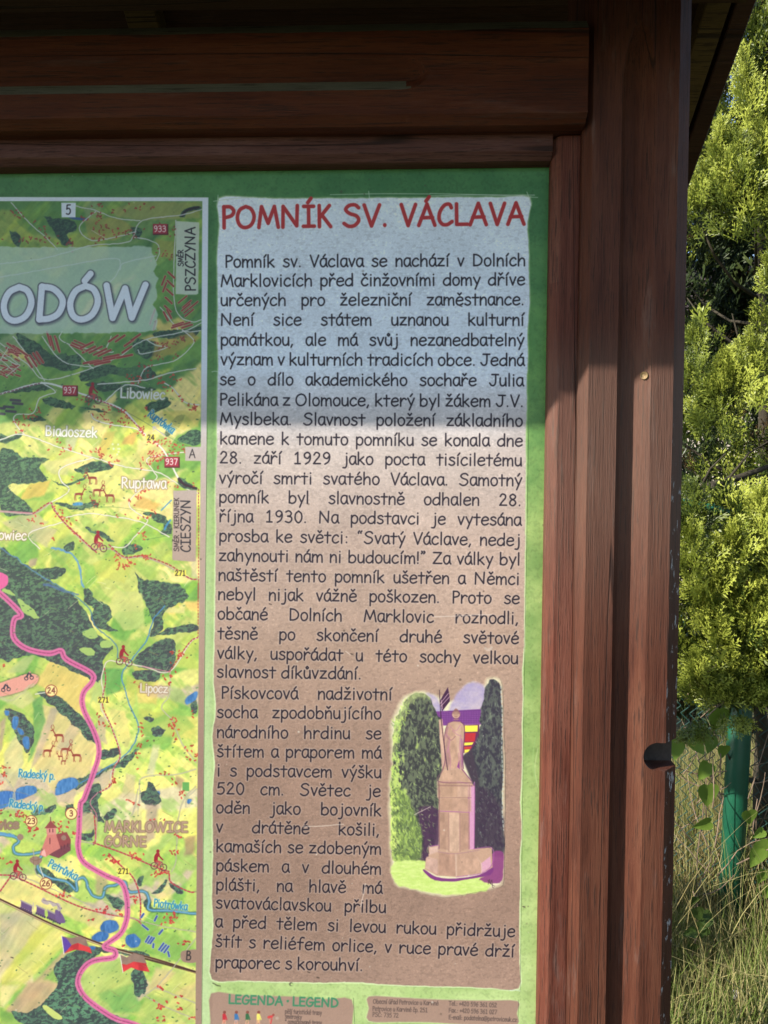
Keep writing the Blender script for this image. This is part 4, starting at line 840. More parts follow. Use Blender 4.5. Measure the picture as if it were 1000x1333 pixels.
def wood(name, axis, dark=(.040, .011, .006), mid=(.083, .026, .014), light=(.130, .050, .028), grey=.35, rough=.62, seed=0., flake=.0, ripple=0.):
    m, nt, bs = mat_new(name); tc = nd(nt, "ShaderNodeTexCoord"); mp = nd(nt, "ShaderNodeMapping"); nt.links.new(tc.outputs["Object"], mp.inputs[0])
    mp.inputs["Location"].default_value = (seed, seed*.7, seed*1.3)
    mp.inputs["Scale"].default_value = (1, 1, .035) if axis == 'z' else (.035, 1, 1)
    mp2 = nd(nt, "ShaderNodeMapping"); nt.links.new(tc.outputs["Object"], mp2.inputs[0]); mp2.inputs["Scale"].default_value = (1, 1, .16) if axis == 'z' else (.16, 1, 1); mp2.inputs["Location"].default_value = (seed, seed, 0)
    v, v2, vo = mp.outputs[0], mp2.outputs[0], tc.outputs["Object"]
    big = noise(nt, v2, 26, 4, .55, .6); fine = noise(nt, v, 420, 5, .7); ring = noise(nt, v, 95, 3, .5, .5); micro = noise(nt, vo, 900, 3, .6)
    f = mathn(nt, 'ADD', mathn(nt, 'MULTIPLY', big, .34), mathn(nt, 'ADD', mathn(nt, 'MULTIPLY', ring, .22), mathn(nt, 'MULTIPLY', fine, .56)))
    c = rampn(nt, f, [(.40, dark), (.54, mid), (.70, light)])
    c = mixc(nt, mathn(nt, 'MULTIPLY', sstn(nt, fine, .53, .61), .78), c, (.020, .009, .007))          # dark open pores
    w = mathn(nt, 'MULTIPLY', sstn(nt, noise(nt, v2, 34, 5, .7), .58, .72), grey)                       # weathered, greyed wood
    c = mixc(nt, w, c, (.165, .125, .110))
    if axis == 'z':
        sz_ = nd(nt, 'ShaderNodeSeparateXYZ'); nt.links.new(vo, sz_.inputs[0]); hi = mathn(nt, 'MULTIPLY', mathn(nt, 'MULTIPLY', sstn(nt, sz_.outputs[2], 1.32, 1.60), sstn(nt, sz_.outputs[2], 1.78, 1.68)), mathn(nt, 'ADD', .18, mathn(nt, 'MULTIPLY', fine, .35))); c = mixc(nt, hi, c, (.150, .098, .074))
    mc = noise(nt, mp3(nt, tc, (1, 1, .022) if axis == 'z' else (.022, 1, 1)), 15, 2, .5, .15); ck = mathn(nt, 'SUBTRACT', 1., sstn(nt, mathn(nt, 'ABSOLUTE', mathn(nt, 'SUBTRACT', mc, .53)), .001, .0045)); c = mixc(nt, mathn(nt, 'MULTIPLY', ck, .75), c, (.012, .006, .005))
    if flake:
        sp = nd(nt, 'ShaderNodeSeparateXYZ'); nt.links.new(tc.outputs['Object'], sp.inputs[0]); flake = mathn(nt, 'MULTIPLY', sstn(nt, sp.outputs[2], 1.72, 1.50), flake)
        fl = mathn(nt, 'MULTIPLY', sstn(nt, noise(nt, mp3(nt, tc, (1, 1, .45) if axis == 'z' else (.45, 1, 1)), 95, 4, .75), .60, .64), flake)
        c = mixc(nt, fl, c, (.42, .40, .40))
    nt.links.new(c, bs.inputs["Base Color"]); 
    nt.links.new(mathn(nt, 'ADD', mathn(nt, 'MULTIPLY', fine, .3), rough-.12), bs.inputs["Roughness"])
    bs.inputs["Specular IOR Level"].default_value = .22
    fine2 = mathn(nt, 'SUBTRACT', fine, mathn(nt, 'MULTIPLY', ck, .6))
    n1 = bump(nt, fine2, .95, .0016, bs); n2 = bump(nt, ring, .35, .0016, bs, n1); n3 = bump(nt, micro, .35, .0007, bs, n2)
    if ripple:
        wv = nd(nt, 'ShaderNodeTexWave', wave_type='BANDS', bands_direction='Z'); wv.inputs['Scale'].default_value = 32; wv.inputs['Distortion'].default_value = 1.2; wv.inputs['Detail'].default_value = 1
        nt.links.new(tc.outputs['Object'], wv.inputs[0]); bump(nt, wv.outputs['Fac'], ripple, .003, bs, n3)
    return m
def mp3(nt, tc, s):
    m = nd(nt, "ShaderNodeMapping"); nt.links.new(tc.outputs["Object"], m.inputs[0]); m.inputs["Scale"].default_value = s; return m.outputs[0]
def sstn(nt, fac, a, b):
    m = nd(nt, "ShaderNodeMapRange", interpolation_type='SMOOTHSTEP'); nt.links.new(fac, m.inputs[0]); m.inputs[1].default_value = a; m.inputs[2].default_value = b; return m.outputs[0]
def plain(name, c, rough=.6, nz=.25, scale=20, metal=0., bmp=.2):
    m, nt, bs = mat_new(name); tc = nd(nt, "ShaderNodeTexCoord"); f = noise(nt, tc.outputs["Object"], scale, 5, .6)
    c2 = tuple(x*(1-nz) for x in c); c3 = tuple(min(1, x*(1+nz)) for x in c)
    nt.links.new(rampn(nt, f, [(.3, c2), (.7, c3)]), bs.inputs["Base Color"]); bs.inputs["Roughness"].default_value = rough; bs.inputs["Metallic"].default_value = metal
    if bmp: bump(nt, noise(nt, tc.outputs["Object"], scale*6, 4), bmp, .002, bs)
    return m
MW_POST = wood("stained_post_wood", 'z', grey=.30, flake=.0)
MW_POSTE = wood("stained_post_wood_flaking", 'z', grey=.35, flake=.9)
MW_NOTCH = plain("notch_shade_wood", (.050, .035, .028), .8, .3, 200)  # dull brown standing in for the shade inside the notch
MW_STILE = wood("stained_frame_wood", 'z', (.050, .013, .008), (.105, .030, .018), (.17, .062, .040), .30, seed=3.1)
MW_RIP = wood("rippled_frame_wood", 'z', (.050, .014, .009), (.115, .036, .022), (.19, .080, .054), .30, seed=3.1, ripple=.16)
MW_H = wood("stained_beam_wood", 'x', (.034, .008, .003), (.075, .018, .006), (.115, .036, .013), .10, seed=5.2)
MW_R = wood("stained_rail_wood", 'x', (.045, .017, .013), (.090, .036, .028), (.15, .072, .058), .30, seed=1.7)
MW_ROOF = wood("roof_plank_wood", 'x', (.025, .009, .005), (.045, .018, .010), (.075, .034, .018), .1, seed=7.7)
MW_RAFT = wood("rafter_wood", 'x', (.055, .032, .010), (.095, .060, .020), (.14, .09, .032), .1, seed=8.7)
M_BRASS = plain("brass_screw", (.22, .15, .07), .6, .4, 300, .4); M_FELT = plain("roofing_felt", (.05, .05, .05), .9, .3, 60)

# print material: the painted sheet under a thin laminate
img = bpy.data.images.new("board_print", CW, CH, alpha=False, float_buffer=False); img.colorspace_settings.name = 'sRGB'
buf = np.ones((CH, CW, 4), np.float32); buf[..., :3] = IMG[::-1]; img.pixels.foreach_set(buf.ravel()); img.update(); img.pack(); del buf
M_PRINT, nt, bs = mat_new("printed_sheet"); tx = nd(nt, "ShaderNodeTexImage"); tx.image = img; tx.interpolation = 'Cubic'; tx.extension = 'EXTEND'
hs = nd(nt, "ShaderNodeMix", data_type='RGBA', blend_type='MULTIPLY'); hs.inputs[0].default_value = 1; nt.links.new(tx.outputs[0], hs.inputs[6]); hs.inputs[7].default_value = (.93, .93, .93, 1)
nt.links.new(hs.outputs[2], bs.inputs["Base Color"]); tc = nd(nt, "ShaderNodeTexCoord")
bs.inputs["Roughness"].default_value = .46; bs.inputs["Specular IOR Level"].default_value = .35
n1 = bump(nt, noise(nt, tc.outputs["Object"], 260, 4, .6), .18, .0012, bs); bump(nt, noise(nt, tc.outputs["Object"], 14, 3, .5), .12, .004, bs, n1)

# ---------------------------------------------------------------- the information board
X = lambda u, y, v=900: float(bp(u, v, y)[0])
Z = lambda v, y, u=400: float(bp(u, v, y)[2])
kiosk = empty("information_board", (-.4, 0, 0), "roofed red-brown timber information board with printed map and Czech text panel", "information board")
rnd = random.Random(4)
YF = -.05
pL, pFL, pG0, pG1, pR = X(746, -.036), X(759, YF), X(796, YF), X(840, YF), X(868, YF)
def post_prof(k, j):
    gc = (pG0+pG1)/2; g = lambda dx, dy: (gc+(pG0+dx-gc)*(.25+.75*k)+j[0]*.4, YF+dy*k+1e-5)
    J = lambda i: j[i % 4]
    return [(pL+J(1)*.3, .07), (pL, -.036), (pFL+J(0)*.5, YF), g(0, 0), g(.0028, .0095), g(.008, .0140), g(.0195, .0145), g((pG1-pG0)*.99, 0), (pR+J(2)*.8, YF), (pR+.0200, YF+.0215+J(3)*.3), (pR+.0200, .05), (pR+.010, .07)]
def post_secs():
    out = []; z = 0.0
    while z < 2.24:
        k = 1.0 if z < 2.06 else max(0., 1-(z-2.06)/.06)**.5
        if z < .35: k = max(0., min(1., (z-.25)/.08))**.5
        out.append((z, post_prof(k, [rnd.gauss(0, .00035) for _ in range(4)]))); z += .035 if z < 2.0 else .012
    return out
post = loft("post", post_secs(), 'z', MW_POST, kiosk, bev=0)
tag(post, "right hand post with a routed groove and a half round notch")
# flaking paint on the outer third of the front
post.data.materials.append(MW_POSTE)
for p in post.data.polygons:
    if p.center.x > pR-.012 and p.center.y < 0.0: p.material_index = 1
nx, nz = X(856.5, YF, 985), float(bp(858, 985.5, YF)[2])
bmc = bmesh.new(); bmesh.ops.create_cone(bmc, cap_ends=True, segments=40, radius1=.0176, radius2=.0176, depth=.075, matrix=Matrix.Translation((nx, YF, nz)) @ Matrix.Rotation(math.pi/2, 4, 'X'))
mec = bpy.data.meshes.new("notch_cutter"); bmc.to_mesh(mec); bmc.free(); cut = bpy.data.objects.new("notch_cutter", mec); COL.objects.link(cut)
cut2 = box("notch_slot", nx+.004, nx+.08, YF-.04, YF+.0372, nz-.0172, nz+.0174, None)
for c_ in (cut, cut2): b = post.modifiers.new("notch", 'BOOLEAN'); b.operation = 'DIFFERENCE'; b.object = c_; b.solver = 'EXACT'
b = post.modifiers.new("edge", 'BEVEL'); b.width = .0010; b.segments = 2; b.limit_method = 'ANGLE'; b.angle_limit = .5
bpy.context.view_layer.update(); dg = bpy.context.evaluated_depsgraph_get(); me2 = bpy.data.meshes.new_from_object(post.evaluated_get(dg)); post.modifiers.clear(); post.data = me2
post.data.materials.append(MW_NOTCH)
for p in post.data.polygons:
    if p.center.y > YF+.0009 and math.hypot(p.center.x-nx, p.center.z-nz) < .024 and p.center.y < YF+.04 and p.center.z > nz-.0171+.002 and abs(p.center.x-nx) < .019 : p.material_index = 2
bpy.data.objects.remove(cut); bpy.data.objects.remove(cut2)
# screw in the groove
sz = float(bp(838, 489, YF+.004)[2]); sx = X(838.5, YF+.004, 489)
bm = bmesh.new(); R = Matrix.Translation((sx, YF+.0035, sz)) @ Matrix.Rotation(math.radians(-34), 4, 'Z') @ Matrix.Rotation(math.pi/2, 4, 'X')
bmesh.ops.create_cone(bm, cap_ends=True, segments=24, radius1=.0052, radius2=.0046, depth=.0022, matrix=R)
top = max(bm.faces, key=lambda f: -f.calc_center_median().y*(1 if len(f.verts) > 8 else 0)); r_ = bmesh.ops.inset_region(bm, faces=[top], thickness=.0014); bmesh.ops.translate(bm, verts=top.verts, vec=(0, .0008, 0))
r_ = bmesh.ops.inset_region(bm, faces=[top], thickness=.0015); bmesh.ops.translate(bm, verts=top.verts, vec=(0, .0010, 0))
me = bpy.data.meshes.new("screw"); bm.to_mesh(me); bm.free(); link("screw", me, M_BRASS, post).location = Vector((0, 0, 0))
# left post: a mirrored copy
XC = -.345
p2 = post.copy(); COL.objects.link(p2); p2.parent = kiosk; p2.scale.x = -1; p2.location = Vector((2*XC+.4, 0, 0)); p2["label"] = "far left post of the board"
# stile beside the print
sR, sF, sC, sE = X(745, -.028)-.0006, X(719.5, -.028), X(706.5, -.0165), X(703, 0)
zt = float(bp(735, 171, -.028)[2]); secs = []
z = .74
while z < zt+.02:
    j = [rnd.gauss(0, .0003) for _ in range(3)]; zz = min(z, zt)
    secs.append((zz, [(sR, .0), (sR, -.028), (sF+j[0], -.028), (sC+j[1], -.0165), (sE+.0008, -.0012), (sE+.0008, .0)])); z += .03
    if zz >= zt: break
stile = loft("frame_stile", secs, 'z', MW_STILE, kiosk); stile.data.materials.append(MW_RIP)
for p in stile.data.polygons:
    if p.center.z > 1.82 and sC-.001 < p.center.x < sF+.0012 and p.center.y < -.015: p.material_index = 1
s2 = stile.copy(); COL.objects.link(s2); s2.parent = kiosk; s2.scale.x = -1; s2.location = Vector((2*XC+.4, 0, 0))
# header beam with its routed groove
y0 = -.065; zb = [Z(166, -.052), Z(150, y0), Z(118, y0), Z(75, y0), Z(42, y0), Z(33, -.052)]
def beam_secs():
    out = []; x = 2*XC-X(766, y0, 100); xe = X(766, y0, 100); ge = X(556, y0, 95)
    st = []
    while x < xe-.001: st.append(x); x += .03 if x < ge-.06 or x > ge+.01 else .006
    st.append(xe)
    for x in st:
        k = 1. if x < ge-.032 else (max(0., 1-((x-ge+.032)/.032)**2)**.5 if x < ge else 0.)
        j = [rnd.gauss(0, .0003) for _ in range(3)]; m = (zb[2]+zb[3])/2; h = (zb[3]-zb[2])/2*(.12+.88*k); tl = (x-X(400, y0))*(.0035)
        out.append((x, [(.045, zb[0]+tl), (-.052, zb[0]+tl), (y0, zb[1]+tl+j[0]), (y0, m-h+tl), (y0+.004*k+1e-5, m-h*.75+tl), (y0+.0135*k+1e-5, m-.15*h+tl), (y0+.0135*k+1e-5, m+.1*h+tl), (y0, m+h+tl), (y0, zb[4]+tl+j[1]), (-.052, zb[5]+tl), (.045, zb[5]+tl)]))
    return out
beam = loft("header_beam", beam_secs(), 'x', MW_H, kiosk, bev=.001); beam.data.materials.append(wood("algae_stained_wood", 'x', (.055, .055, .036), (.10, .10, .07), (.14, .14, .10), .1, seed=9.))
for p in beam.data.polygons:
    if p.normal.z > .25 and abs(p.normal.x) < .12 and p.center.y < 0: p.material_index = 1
# top rail
rz = [Z(222, 0), Z(213, -.018), Z(200, -.028), zb[0]+.006]
xr = X(720, -.028, 190); xl = 2*XC-xr; secs = []
x = xl
while True:
    j = [rnd.gauss(0, .0003) for _ in range(3)]; tl = (x-X(400, -.028))*.006
    secs.append((x, [(0., rz[3]), (-.028, rz[3]), (-.028, rz[2]+tl+j[0]), (-.018, rz[1]+tl+j[1]), (-.001, rz[0]+tl), (0., rz[0]+tl)]))
    if x >= xr: break
    x = min(x+.04, xr)
rail = loft("frame_rail", secs, 'x', MW_R, kiosk, bev=.0009)
rb = loft("frame_rail", [(xl, [(0, .70), (0, .76), (-.017, .765), (-.028, .752), (-.028, .70)]), (xr, [(0, .70), (0, .76), (-.017, .765), (-.028, .752), (-.028, .70)])], 'x', MW_R, kiosk)
box("lower_beam", 2*XC-pL, pL, -.045, .045, .56, .698, MW_H, kiosk, .004)

# board sheet and its printed fields
def sheet(name, poly_uv, y, parent, label=None, plain_xz=None):
    P = [bp(u, v, y) for u, v in poly_uv] if plain_xz is None else [(x, y, z) for x, z in plain_xz]
    vs = [(p[0], y, p[2]) for p in P]; n = len(vs); vs2 = vs+[(a, y+.0002, c) for a, b, c in vs]
    fs = [tuple(range(n))]+[(i, (i+1) % n, n+(i+1) % n, n+i) for i in range(n)]
    o = pymesh(name, vs2, fs, M_PRINT, parent); fix_normals(o)
    if o.data.polygons[0].normal.y > 0: o.data.flip_normals()
    uv = o.data.uv_layers.new(name="uv")
    for l in o.data.loops: v = o.data.vertices[l.vertex_index].co; uv.data[l.index].uv = ((v.x-BX0)/(BX1-BX0), (v.z-BZ0)/(BZ1-BZ0))
    if label: o["label"] = label
    return o
M_BACK = plain("board_back", (.35, .33, .30), .7, .1, 8)
panel_o = box("board_panel", 2*XC-sR, sR, .0004, .012, .715, float(Z(205, 0)), M_BACK, kiosk)
BT = float(bp(400, 215, 0)[2])
bs_ = sheet("green_print", None, 0.0, panel_o, "green marbled border print", [(BX0, .745), (sR-.001, .745), (sR-.001, BT), (BX0, BT)])
sheet("map_print", [(-470, 254.5), (0, 256.5), (271.5, 257), (269, 600), (266, 900), (264, 1160), (262, 1390), (-470, 1390)], -.0003, panel_o, "painted hill map with villages, roads and a pink border line")
sheet("text_print", [(283, 256), (430, 253), (691, 254.5), (688, 560), (682, 900), (677, 1289), (480, 1283), (274, 1277), (276, 900), (280, 560)], -.0003, panel_o, "tall paper field with red heading and Czech text")
sheet("monument_print", cr(M("112,330 140,290 180,205 220,175 290,158 340,172 400,190 470,205 540,112 620,130 640,92 700,88 726,150 734,400 742,600 738,900 734,1160 716,1228 600,1252 450,1282 350,1278 240,1248 134,1210 114,1050 104,800"), 3, True), -.0006, panel_o, "colour picture of a monument between two evergreens")
sheet("legend_print", [(273, 1290), (460, 1299), (464, 1392), (270, 1390)], -.0003, panel_o, "legend with small coloured walkers")
sheet("contact_print", [(479, 1295), (675, 1301), (674, 1336), (479, 1331)], -.0003, panel_o, "small contact address field")

# ---------------------------------------------------------------- its roof
RX0, RX1, RY, RZ, SL = -1.20, .548, .12, 2.397, .62
EF, EB = -.33, .56
def slope_z(y): return RZ-abs(y-RY)*SL
def sheared_box(name, x0, x1, ya, yb, dz0, dz1, mat, parent, tilt=0.):
    """a board lying on the roof slope between ya and yb, from dz0 to dz1 above the underside"""
    vs = []
    for x in (x0, x1):
        for y in (ya, yb):
            for d in (dz0, dz1): vs.append((x, y, slope_z(y)+d+tilt*(x-RX0)))
    o = pymesh(name, vs, [(0, 1, 3, 2), (4, 6, 7, 5), (0, 4, 5, 1), (2, 3, 7, 6), (0, 2, 6, 4), (1, 5, 7, 3)], mat, parent); fix_normals(o)
    b = o.modifiers.new("edge", 'BEVEL'); b.width = .002; b.segments = 1
    return o
for s, e in ((RY, EF), (RY, EB)):
    n = 5
    for i in range(n):
        a = s+(e-s)*i/n; b_ = s+(e-s)*(i+1)/n; g = .0015 if e > s else -.0015
        t = -.010 if (e == EF and i == n-1) else 0
        sheared_box("roof_plank", RX0, RX1-.03, a+g, b_-g, 0, .02, MW_ROOF, kiosk, t)
for y0_, y1_ in ((EF-.02, RY-.001), (RY+.001, EB+.02)): sheared_box("roof_covering", RX0-.01, RX1+.005, y0_, y1_, .0225, .029, M_FELT, kiosk)
for x0, x1, dz, mt, nm in ((.474, .512, -.045, MW_RAFT, "rafter"), (.519, .548, -.045, MW_ROOF, "barge_board"), (-1.10, -1.05, -.05, MW_RAFT, "rafter"), (-1.2, -1.175, -.06, MW_ROOF, "barge_board"), (-.42, -.37, -.05, MW_RAFT, "rafter")):
    for y0_, y1_ in ((EF+.012, RY-.001), (RY+.001, EB-.012)): sheared_box(nm, x0, x1, y0_, y1_, dz, -.002, mt, kiosk)
for y_ in (-.2, .43): box("purlin", -1.17, .46, y_-.02, y_+.02, slope_z(y_)-.085, slope_z(y_)-.052, MW_ROOF, kiosk)
box("ridge_beam", -1.17, .51, RY-.03, RY+.03, RZ-.13, RZ-.055, MW_ROOF, kiosk)
for xx in (pL+.03, 2*XC-pR+.0): box("tie_beam", xx-.02, xx+.02, -.28, .50, 2.10, 2.175, MW_ROOF, kiosk, .003) if False else None
# ---------------------------------------------------------------- ground
def ground_z(x, y):
    return .05*math.sin(x*.9+1.3)*math.cos(y*.7)*min(1, abs(y)/3)+.04*max(0, y-1.5)
gm, nt, bs = mat_new("soil_and_turf"); tc = nd(nt, "ShaderNodeTexCoord"); o_ = tc.outputs["Object"]
c = rampn(nt, noise(nt, o_, 3, 6, .65), [(.3, (.055, .05, .022)), (.5, (.09, .085, .03)), (.7, (.15, .13, .06))])
c = mixc(nt, sstn(nt, noise(nt, o_, 40, 5, .7), .5, .65), c, (.06, .075, .02)); nt.links.new(c, bs.inputs["Base Color"]); bs.inputs["Roughness"].default_value = .95
bump(nt, noise(nt, o_, 60, 5), .6, .03, bs)
xs = sorted(set([-200, -80, -30, -12]+[round(-6+i*.4, 2) for i in range(36)]+[12, 30, 80, 200])); ys = sorted(set([-200, -60, -20, -8]+[round(-4+i*.4, 2) for i in range(40)]+[16, 30, 80, 200]))
vs = [(x, y, ground_z(x, y) if abs(x) < 10 and -5 < y < 14 else (.2 if y > 14 else 0)) for y in ys for x in xs]; n = len(xs)
g = pymesh("ground", vs, [(j*n+i, j*n+i+1, (j+1)*n+i+1, (j+1)*n+i) for j in range(len(ys)-1) for i in range(n-1)], gm, None, True); tag(g, kind="structure")

# ---------------------------------------------------------------- foliage from many small scale-leaf sprays
def leaf_mat(name, stops, trans=.25, rough=.5):
    m, nt, bs = mat_new(name); at = nd(nt, "ShaderNodeAttribute", attribute_name="tint"); c = rampn(nt, at.outputs["Fac"], stops)
    nt.links.new(c, bs.inputs["Base Color"]); bs.inputs["Roughness"].default_value = rough; bs.inputs["Specular IOR Level"].default_value = .26
    tr = nd(nt, "ShaderNodeBsdfTranslucent"); nt.links.new(c, tr.inputs[0]); mx = nd(nt, "ShaderNodeMixShader"); mx.inputs[0].default_value = trans
    nt.links.new(bs.outputs[0], mx.inputs[1]); nt.links.new(tr.outputs[0], mx.inputs[2]); nt.links.new(mx.outputs[0], nt.nodes["Material Output"].inputs[0]); return m
M_THUJA = leaf_mat("thuja_scales", [(0., (.070, .036, .014)), (.14, (.014, .024, .006)), (.48, (.034, .056, .010)), (.74, (.150, .185, .024)), (1., (.40, .44, .075))], .14, .38)
M_DARK = leaf_mat("spruce_scales", [(0., (.060, .035, .016)), (.2, (.020, .032, .012)), (.7, (.040, .065, .020)), (1., (.085, .115, .035))])
M_GRASS = leaf_mat("grass_blades", [(0., (.09, .060, .030)), (.35, (.28, .22, .095)), (.6, (.38, .34, .15)), (.78, (.19, .24, .055)), (1., (.12, .18, .036))], .2, .6)
M_BARK = plain("grey_brown_bark", (.042, .034, .020), .9, .4, 40, bmp=.8); M_TWIG = plain("dry_twig", (.20, .14, .095), .9, .4, 60, bmp=.3)
M_BIND = leaf_mat("bindweed_leaf", [(0., (.045, .075, .02)), (1., (.19, .30, .045))], .35)
nr = np.random.default_rng(11)
def spray(seed, ns=13, nsub=7, w=.013, droop=.12):
    """unit flat frond in the x (side) / y (along) plane -> verts, tris, tint"""
    r = np.random.default_rng(seed); V_, F_, T_ = [], [], []
    def twig(p, d, L, w_, t0, t1):
        s = np.array([-d[1], d[0], 0.]); s /= np.linalg.norm(s)+1e-9; up = np.array([0, 0, 1.])
        i = len(V_); m = p+d*L*.45
        V_.extend([p, m+s*w_+up*w_*r.uniform(-.6, .6), p+d*L, m-s*w_+up*w_*r.uniform(-.6, .6)]); F_.extend([(i, i+2, i+1), (i, i+3, i+2)]); T_.extend([t0, (t0+t1)/2, t1, (t0+t1)/2])
    bend = r.uniform(-.25, .25)
    axis = lambda t: np.array([bend*t*t, t*(1-.08*t), -droop*t*t])
    for k in range(4): a, b = axis(k/4), axis((k+1)/4); twig(a, (b-a)/np.linalg.norm(b-a), np.linalg.norm(b-a)*1.15, w*.8, .15+.1*k, .3+.15*k)
    for i in range(ns):
        t = .10+.88*i/ns; p = axis(t); sd = 1 if i % 2 else -1; L = (.50*(1-t)**.75+.10)*r.uniform(.75, 1.15); an = math.radians(r.uniform(36, 54))
        d = np.array([sd*math.sin(an)+bend*t, math.cos(an), r.uniform(-.25, .18)]); d /= np.linalg.norm(d)
        twig(p, d, L, w*.9, .3+.3*t, .6+.4*t)
        m = max(2, int(nsub*L/.5))
        for j in range(m):
            u = .18+.8*j/m; q = p+d*L*u; s2 = 1 if j % 2 else -1; a2 = math.radians(r.uniform(30, 48))*s2
            d2 = np.array([d[0]*math.cos(a2)-d[1]*math.sin(a2), d[0]*math.sin(a2)+d[1]*math.cos(a2), d[2]+r.uniform(-.3, .3)]); twig(q, d2/np.linalg.norm(d2), L*(.42*(1-u)+.10)*r.uniform(.8, 1.2), w, .35+.35*t, .7+.35*max(t, u))
    return np.array(V_), np.array(F_), np.array(T_)
SPR = [spray(i, 10, 5, .025) for i in range(7)]; SPRC = [spray(20+i, 9, 4, .028, .2) for i in range(5)]
def scatter(name, pos, dirs, nrm, size, tint, lib, mat, parent=None, gain=(.55, .6)):
    """join sprays: position, growth direction, plane normal, length, tint"""
    VV, FF, TT = [], [], []; off = 0
    for i in range(len(pos)):
        v, f, t = lib[i % len(lib)]; d = dirs[i]/np.linalg.norm(dirs[i]); n_ = nrm[i]-d*np.dot(nrm[i], d); n_ /= np.linalg.norm(n_)+1e-9; s = np.cross(d, n_)
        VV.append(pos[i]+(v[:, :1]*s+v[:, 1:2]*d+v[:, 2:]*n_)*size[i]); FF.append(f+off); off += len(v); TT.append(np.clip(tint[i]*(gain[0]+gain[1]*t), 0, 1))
    return trimesh(name, np.concatenate(VV), np.concatenate(FF), np.concatenate(TT), mat, parent)
def trimesh(name, V_, F_, T_, mat, parent=None):
    me = bpy.data.meshes.new(name); me.vertices.add(len(V_)); me.vertices.foreach_set("co", V_.astype(np.float32).ravel())
    me.loops.add(len(F_)*3); me.loops.foreach_set("vertex_index", F_.astype(np.int32).ravel()); me.polygons.add(len(F_))
    me.polygons.foreach_set("loop_start", np.arange(0, len(F_)*3, 3, dtype=np.int32)); me.polygons.foreach_set("loop_total", np.full(len(F_), 3, np.int32)); me.update(calc_edges=True)
    a = me.attributes.new("tint", 'FLOAT', 'POINT'); a.data.foreach_set("value", T_.astype(np.float32)); return link(name, me, mat, parent)
def unit(a): return a/(np.linalg.norm(a, axis=1, keepdims=True)+1e-9)
def crown_points(n, c, r, top_pow=1., inner=.55, r_=nr):
    """points in an upright ellipsoid-cone shell: centre c, radii r"""
    th = r_.uniform(0, 2*np.pi, n); h = r_.uniform(-1, 1, n); prof = np.sqrt(np.clip(1-np.abs(h)**2.2, 0, 1)) if top_pow == 1. else np.where(h > -.35, np.clip((1-h)/1.35, 0, 1)**.62, np.sqrt(np.clip(1-((h+.35)/.65)**2, 0, 1)))
    k = inner+(1-inner)*r_.random(n)**.5; o = np.stack([np.cos(th), np.sin(th), np.zeros(n)], 1)
    p = np.array(c)+np.stack([o[:, 0]*prof*k*r[0], o[:, 1]*prof*k*r[1], h*r[2]], 1); return p, o, k, h
def clumped(p, s, thr, seed):
    a = vnoise(p[:, 0]*s+p[:, 2]*.7*s, p[:, 1]*s-p[:, 2]*s, seed); return a > thr
def conifer(name, label, base, c, r, n, lib, mat, size, tint, top_pow=2., limbs=14, group=None, up=.75, thr=.28, keep=None, seed=1, extra=None):
    root = empty(name, base, label, "tree", group)
    rr = random.Random(seed); nr_ = np.random.default_rng(seed)
    b = Vector(base); top = Vector((c[0], c[1], c[2]+r[2]*.9)); tp = [b+(top-b)*(i/8)+Vector((rr.gauss(0, .02), rr.gauss(0, .02), 0))*(1 if 0 < i < 8 else 0) for i in range(9)]
    trunk = tube("trunk", tp, [max(.006, (.035+.02*r[0])*(1-i/8.5)) for i in range(9)], M_BARK, root, 9)
    for i in range(limbs):
        t = .18+.75*i/limbs; q = b+(top-b)*t; a = rr.uniform(0, 6.28); L = r[0]*rr.uniform(.6, .95)*(1.15-t*.75)
        e = [q, q+Vector((math.cos(a)*L*.4, math.sin(a)*L*.4, L*.12)), q+Vector((math.cos(a)*L*.75, math.sin(a)*L*.75, L*.38)), q+Vector((math.cos(a)*L, math.sin(a)*L, L*.7))]
        tube("limb", e, [.014*(1-t*.5), .010*(1-t*.5), .006, .002], M_BARK, root, 6)
    p, o, k, h = crown_points(n, c, r, top_pow, r_=nr_); m = clumped(p, 3.2/max(r[0], .3), thr, seed)
    if keep is not None: m &= keep(p)
    p, o, k, h = p[m], o[m], k[m], h[m]; N = len(p)
    d = o*(1-up)+np.array([0, 0, up])+nr_.normal(size=(N, 3))*.22
    nm = np.cross(o, [0, 0, 1.])*1.0+o*.6*nr_.normal(size=(N, 1))+nr_.normal(size=(N, 3))*.25
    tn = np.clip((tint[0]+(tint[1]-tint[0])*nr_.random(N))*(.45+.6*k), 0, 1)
    dry = nr_.random(N) < .05; tn[dry] = .05
    sz = size*nr_.uniform(.65, 1.3, N)
    if extra is not None:
        p = np.concatenate([p, extra[0]]); d = np.concatenate([d, extra[1]]); nm = np.concatenate([nm, extra[2]]); sz = np.concatenate([sz, extra[3]]); tn = np.concatenate([tn, extra[4]])
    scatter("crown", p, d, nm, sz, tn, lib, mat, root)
    return root
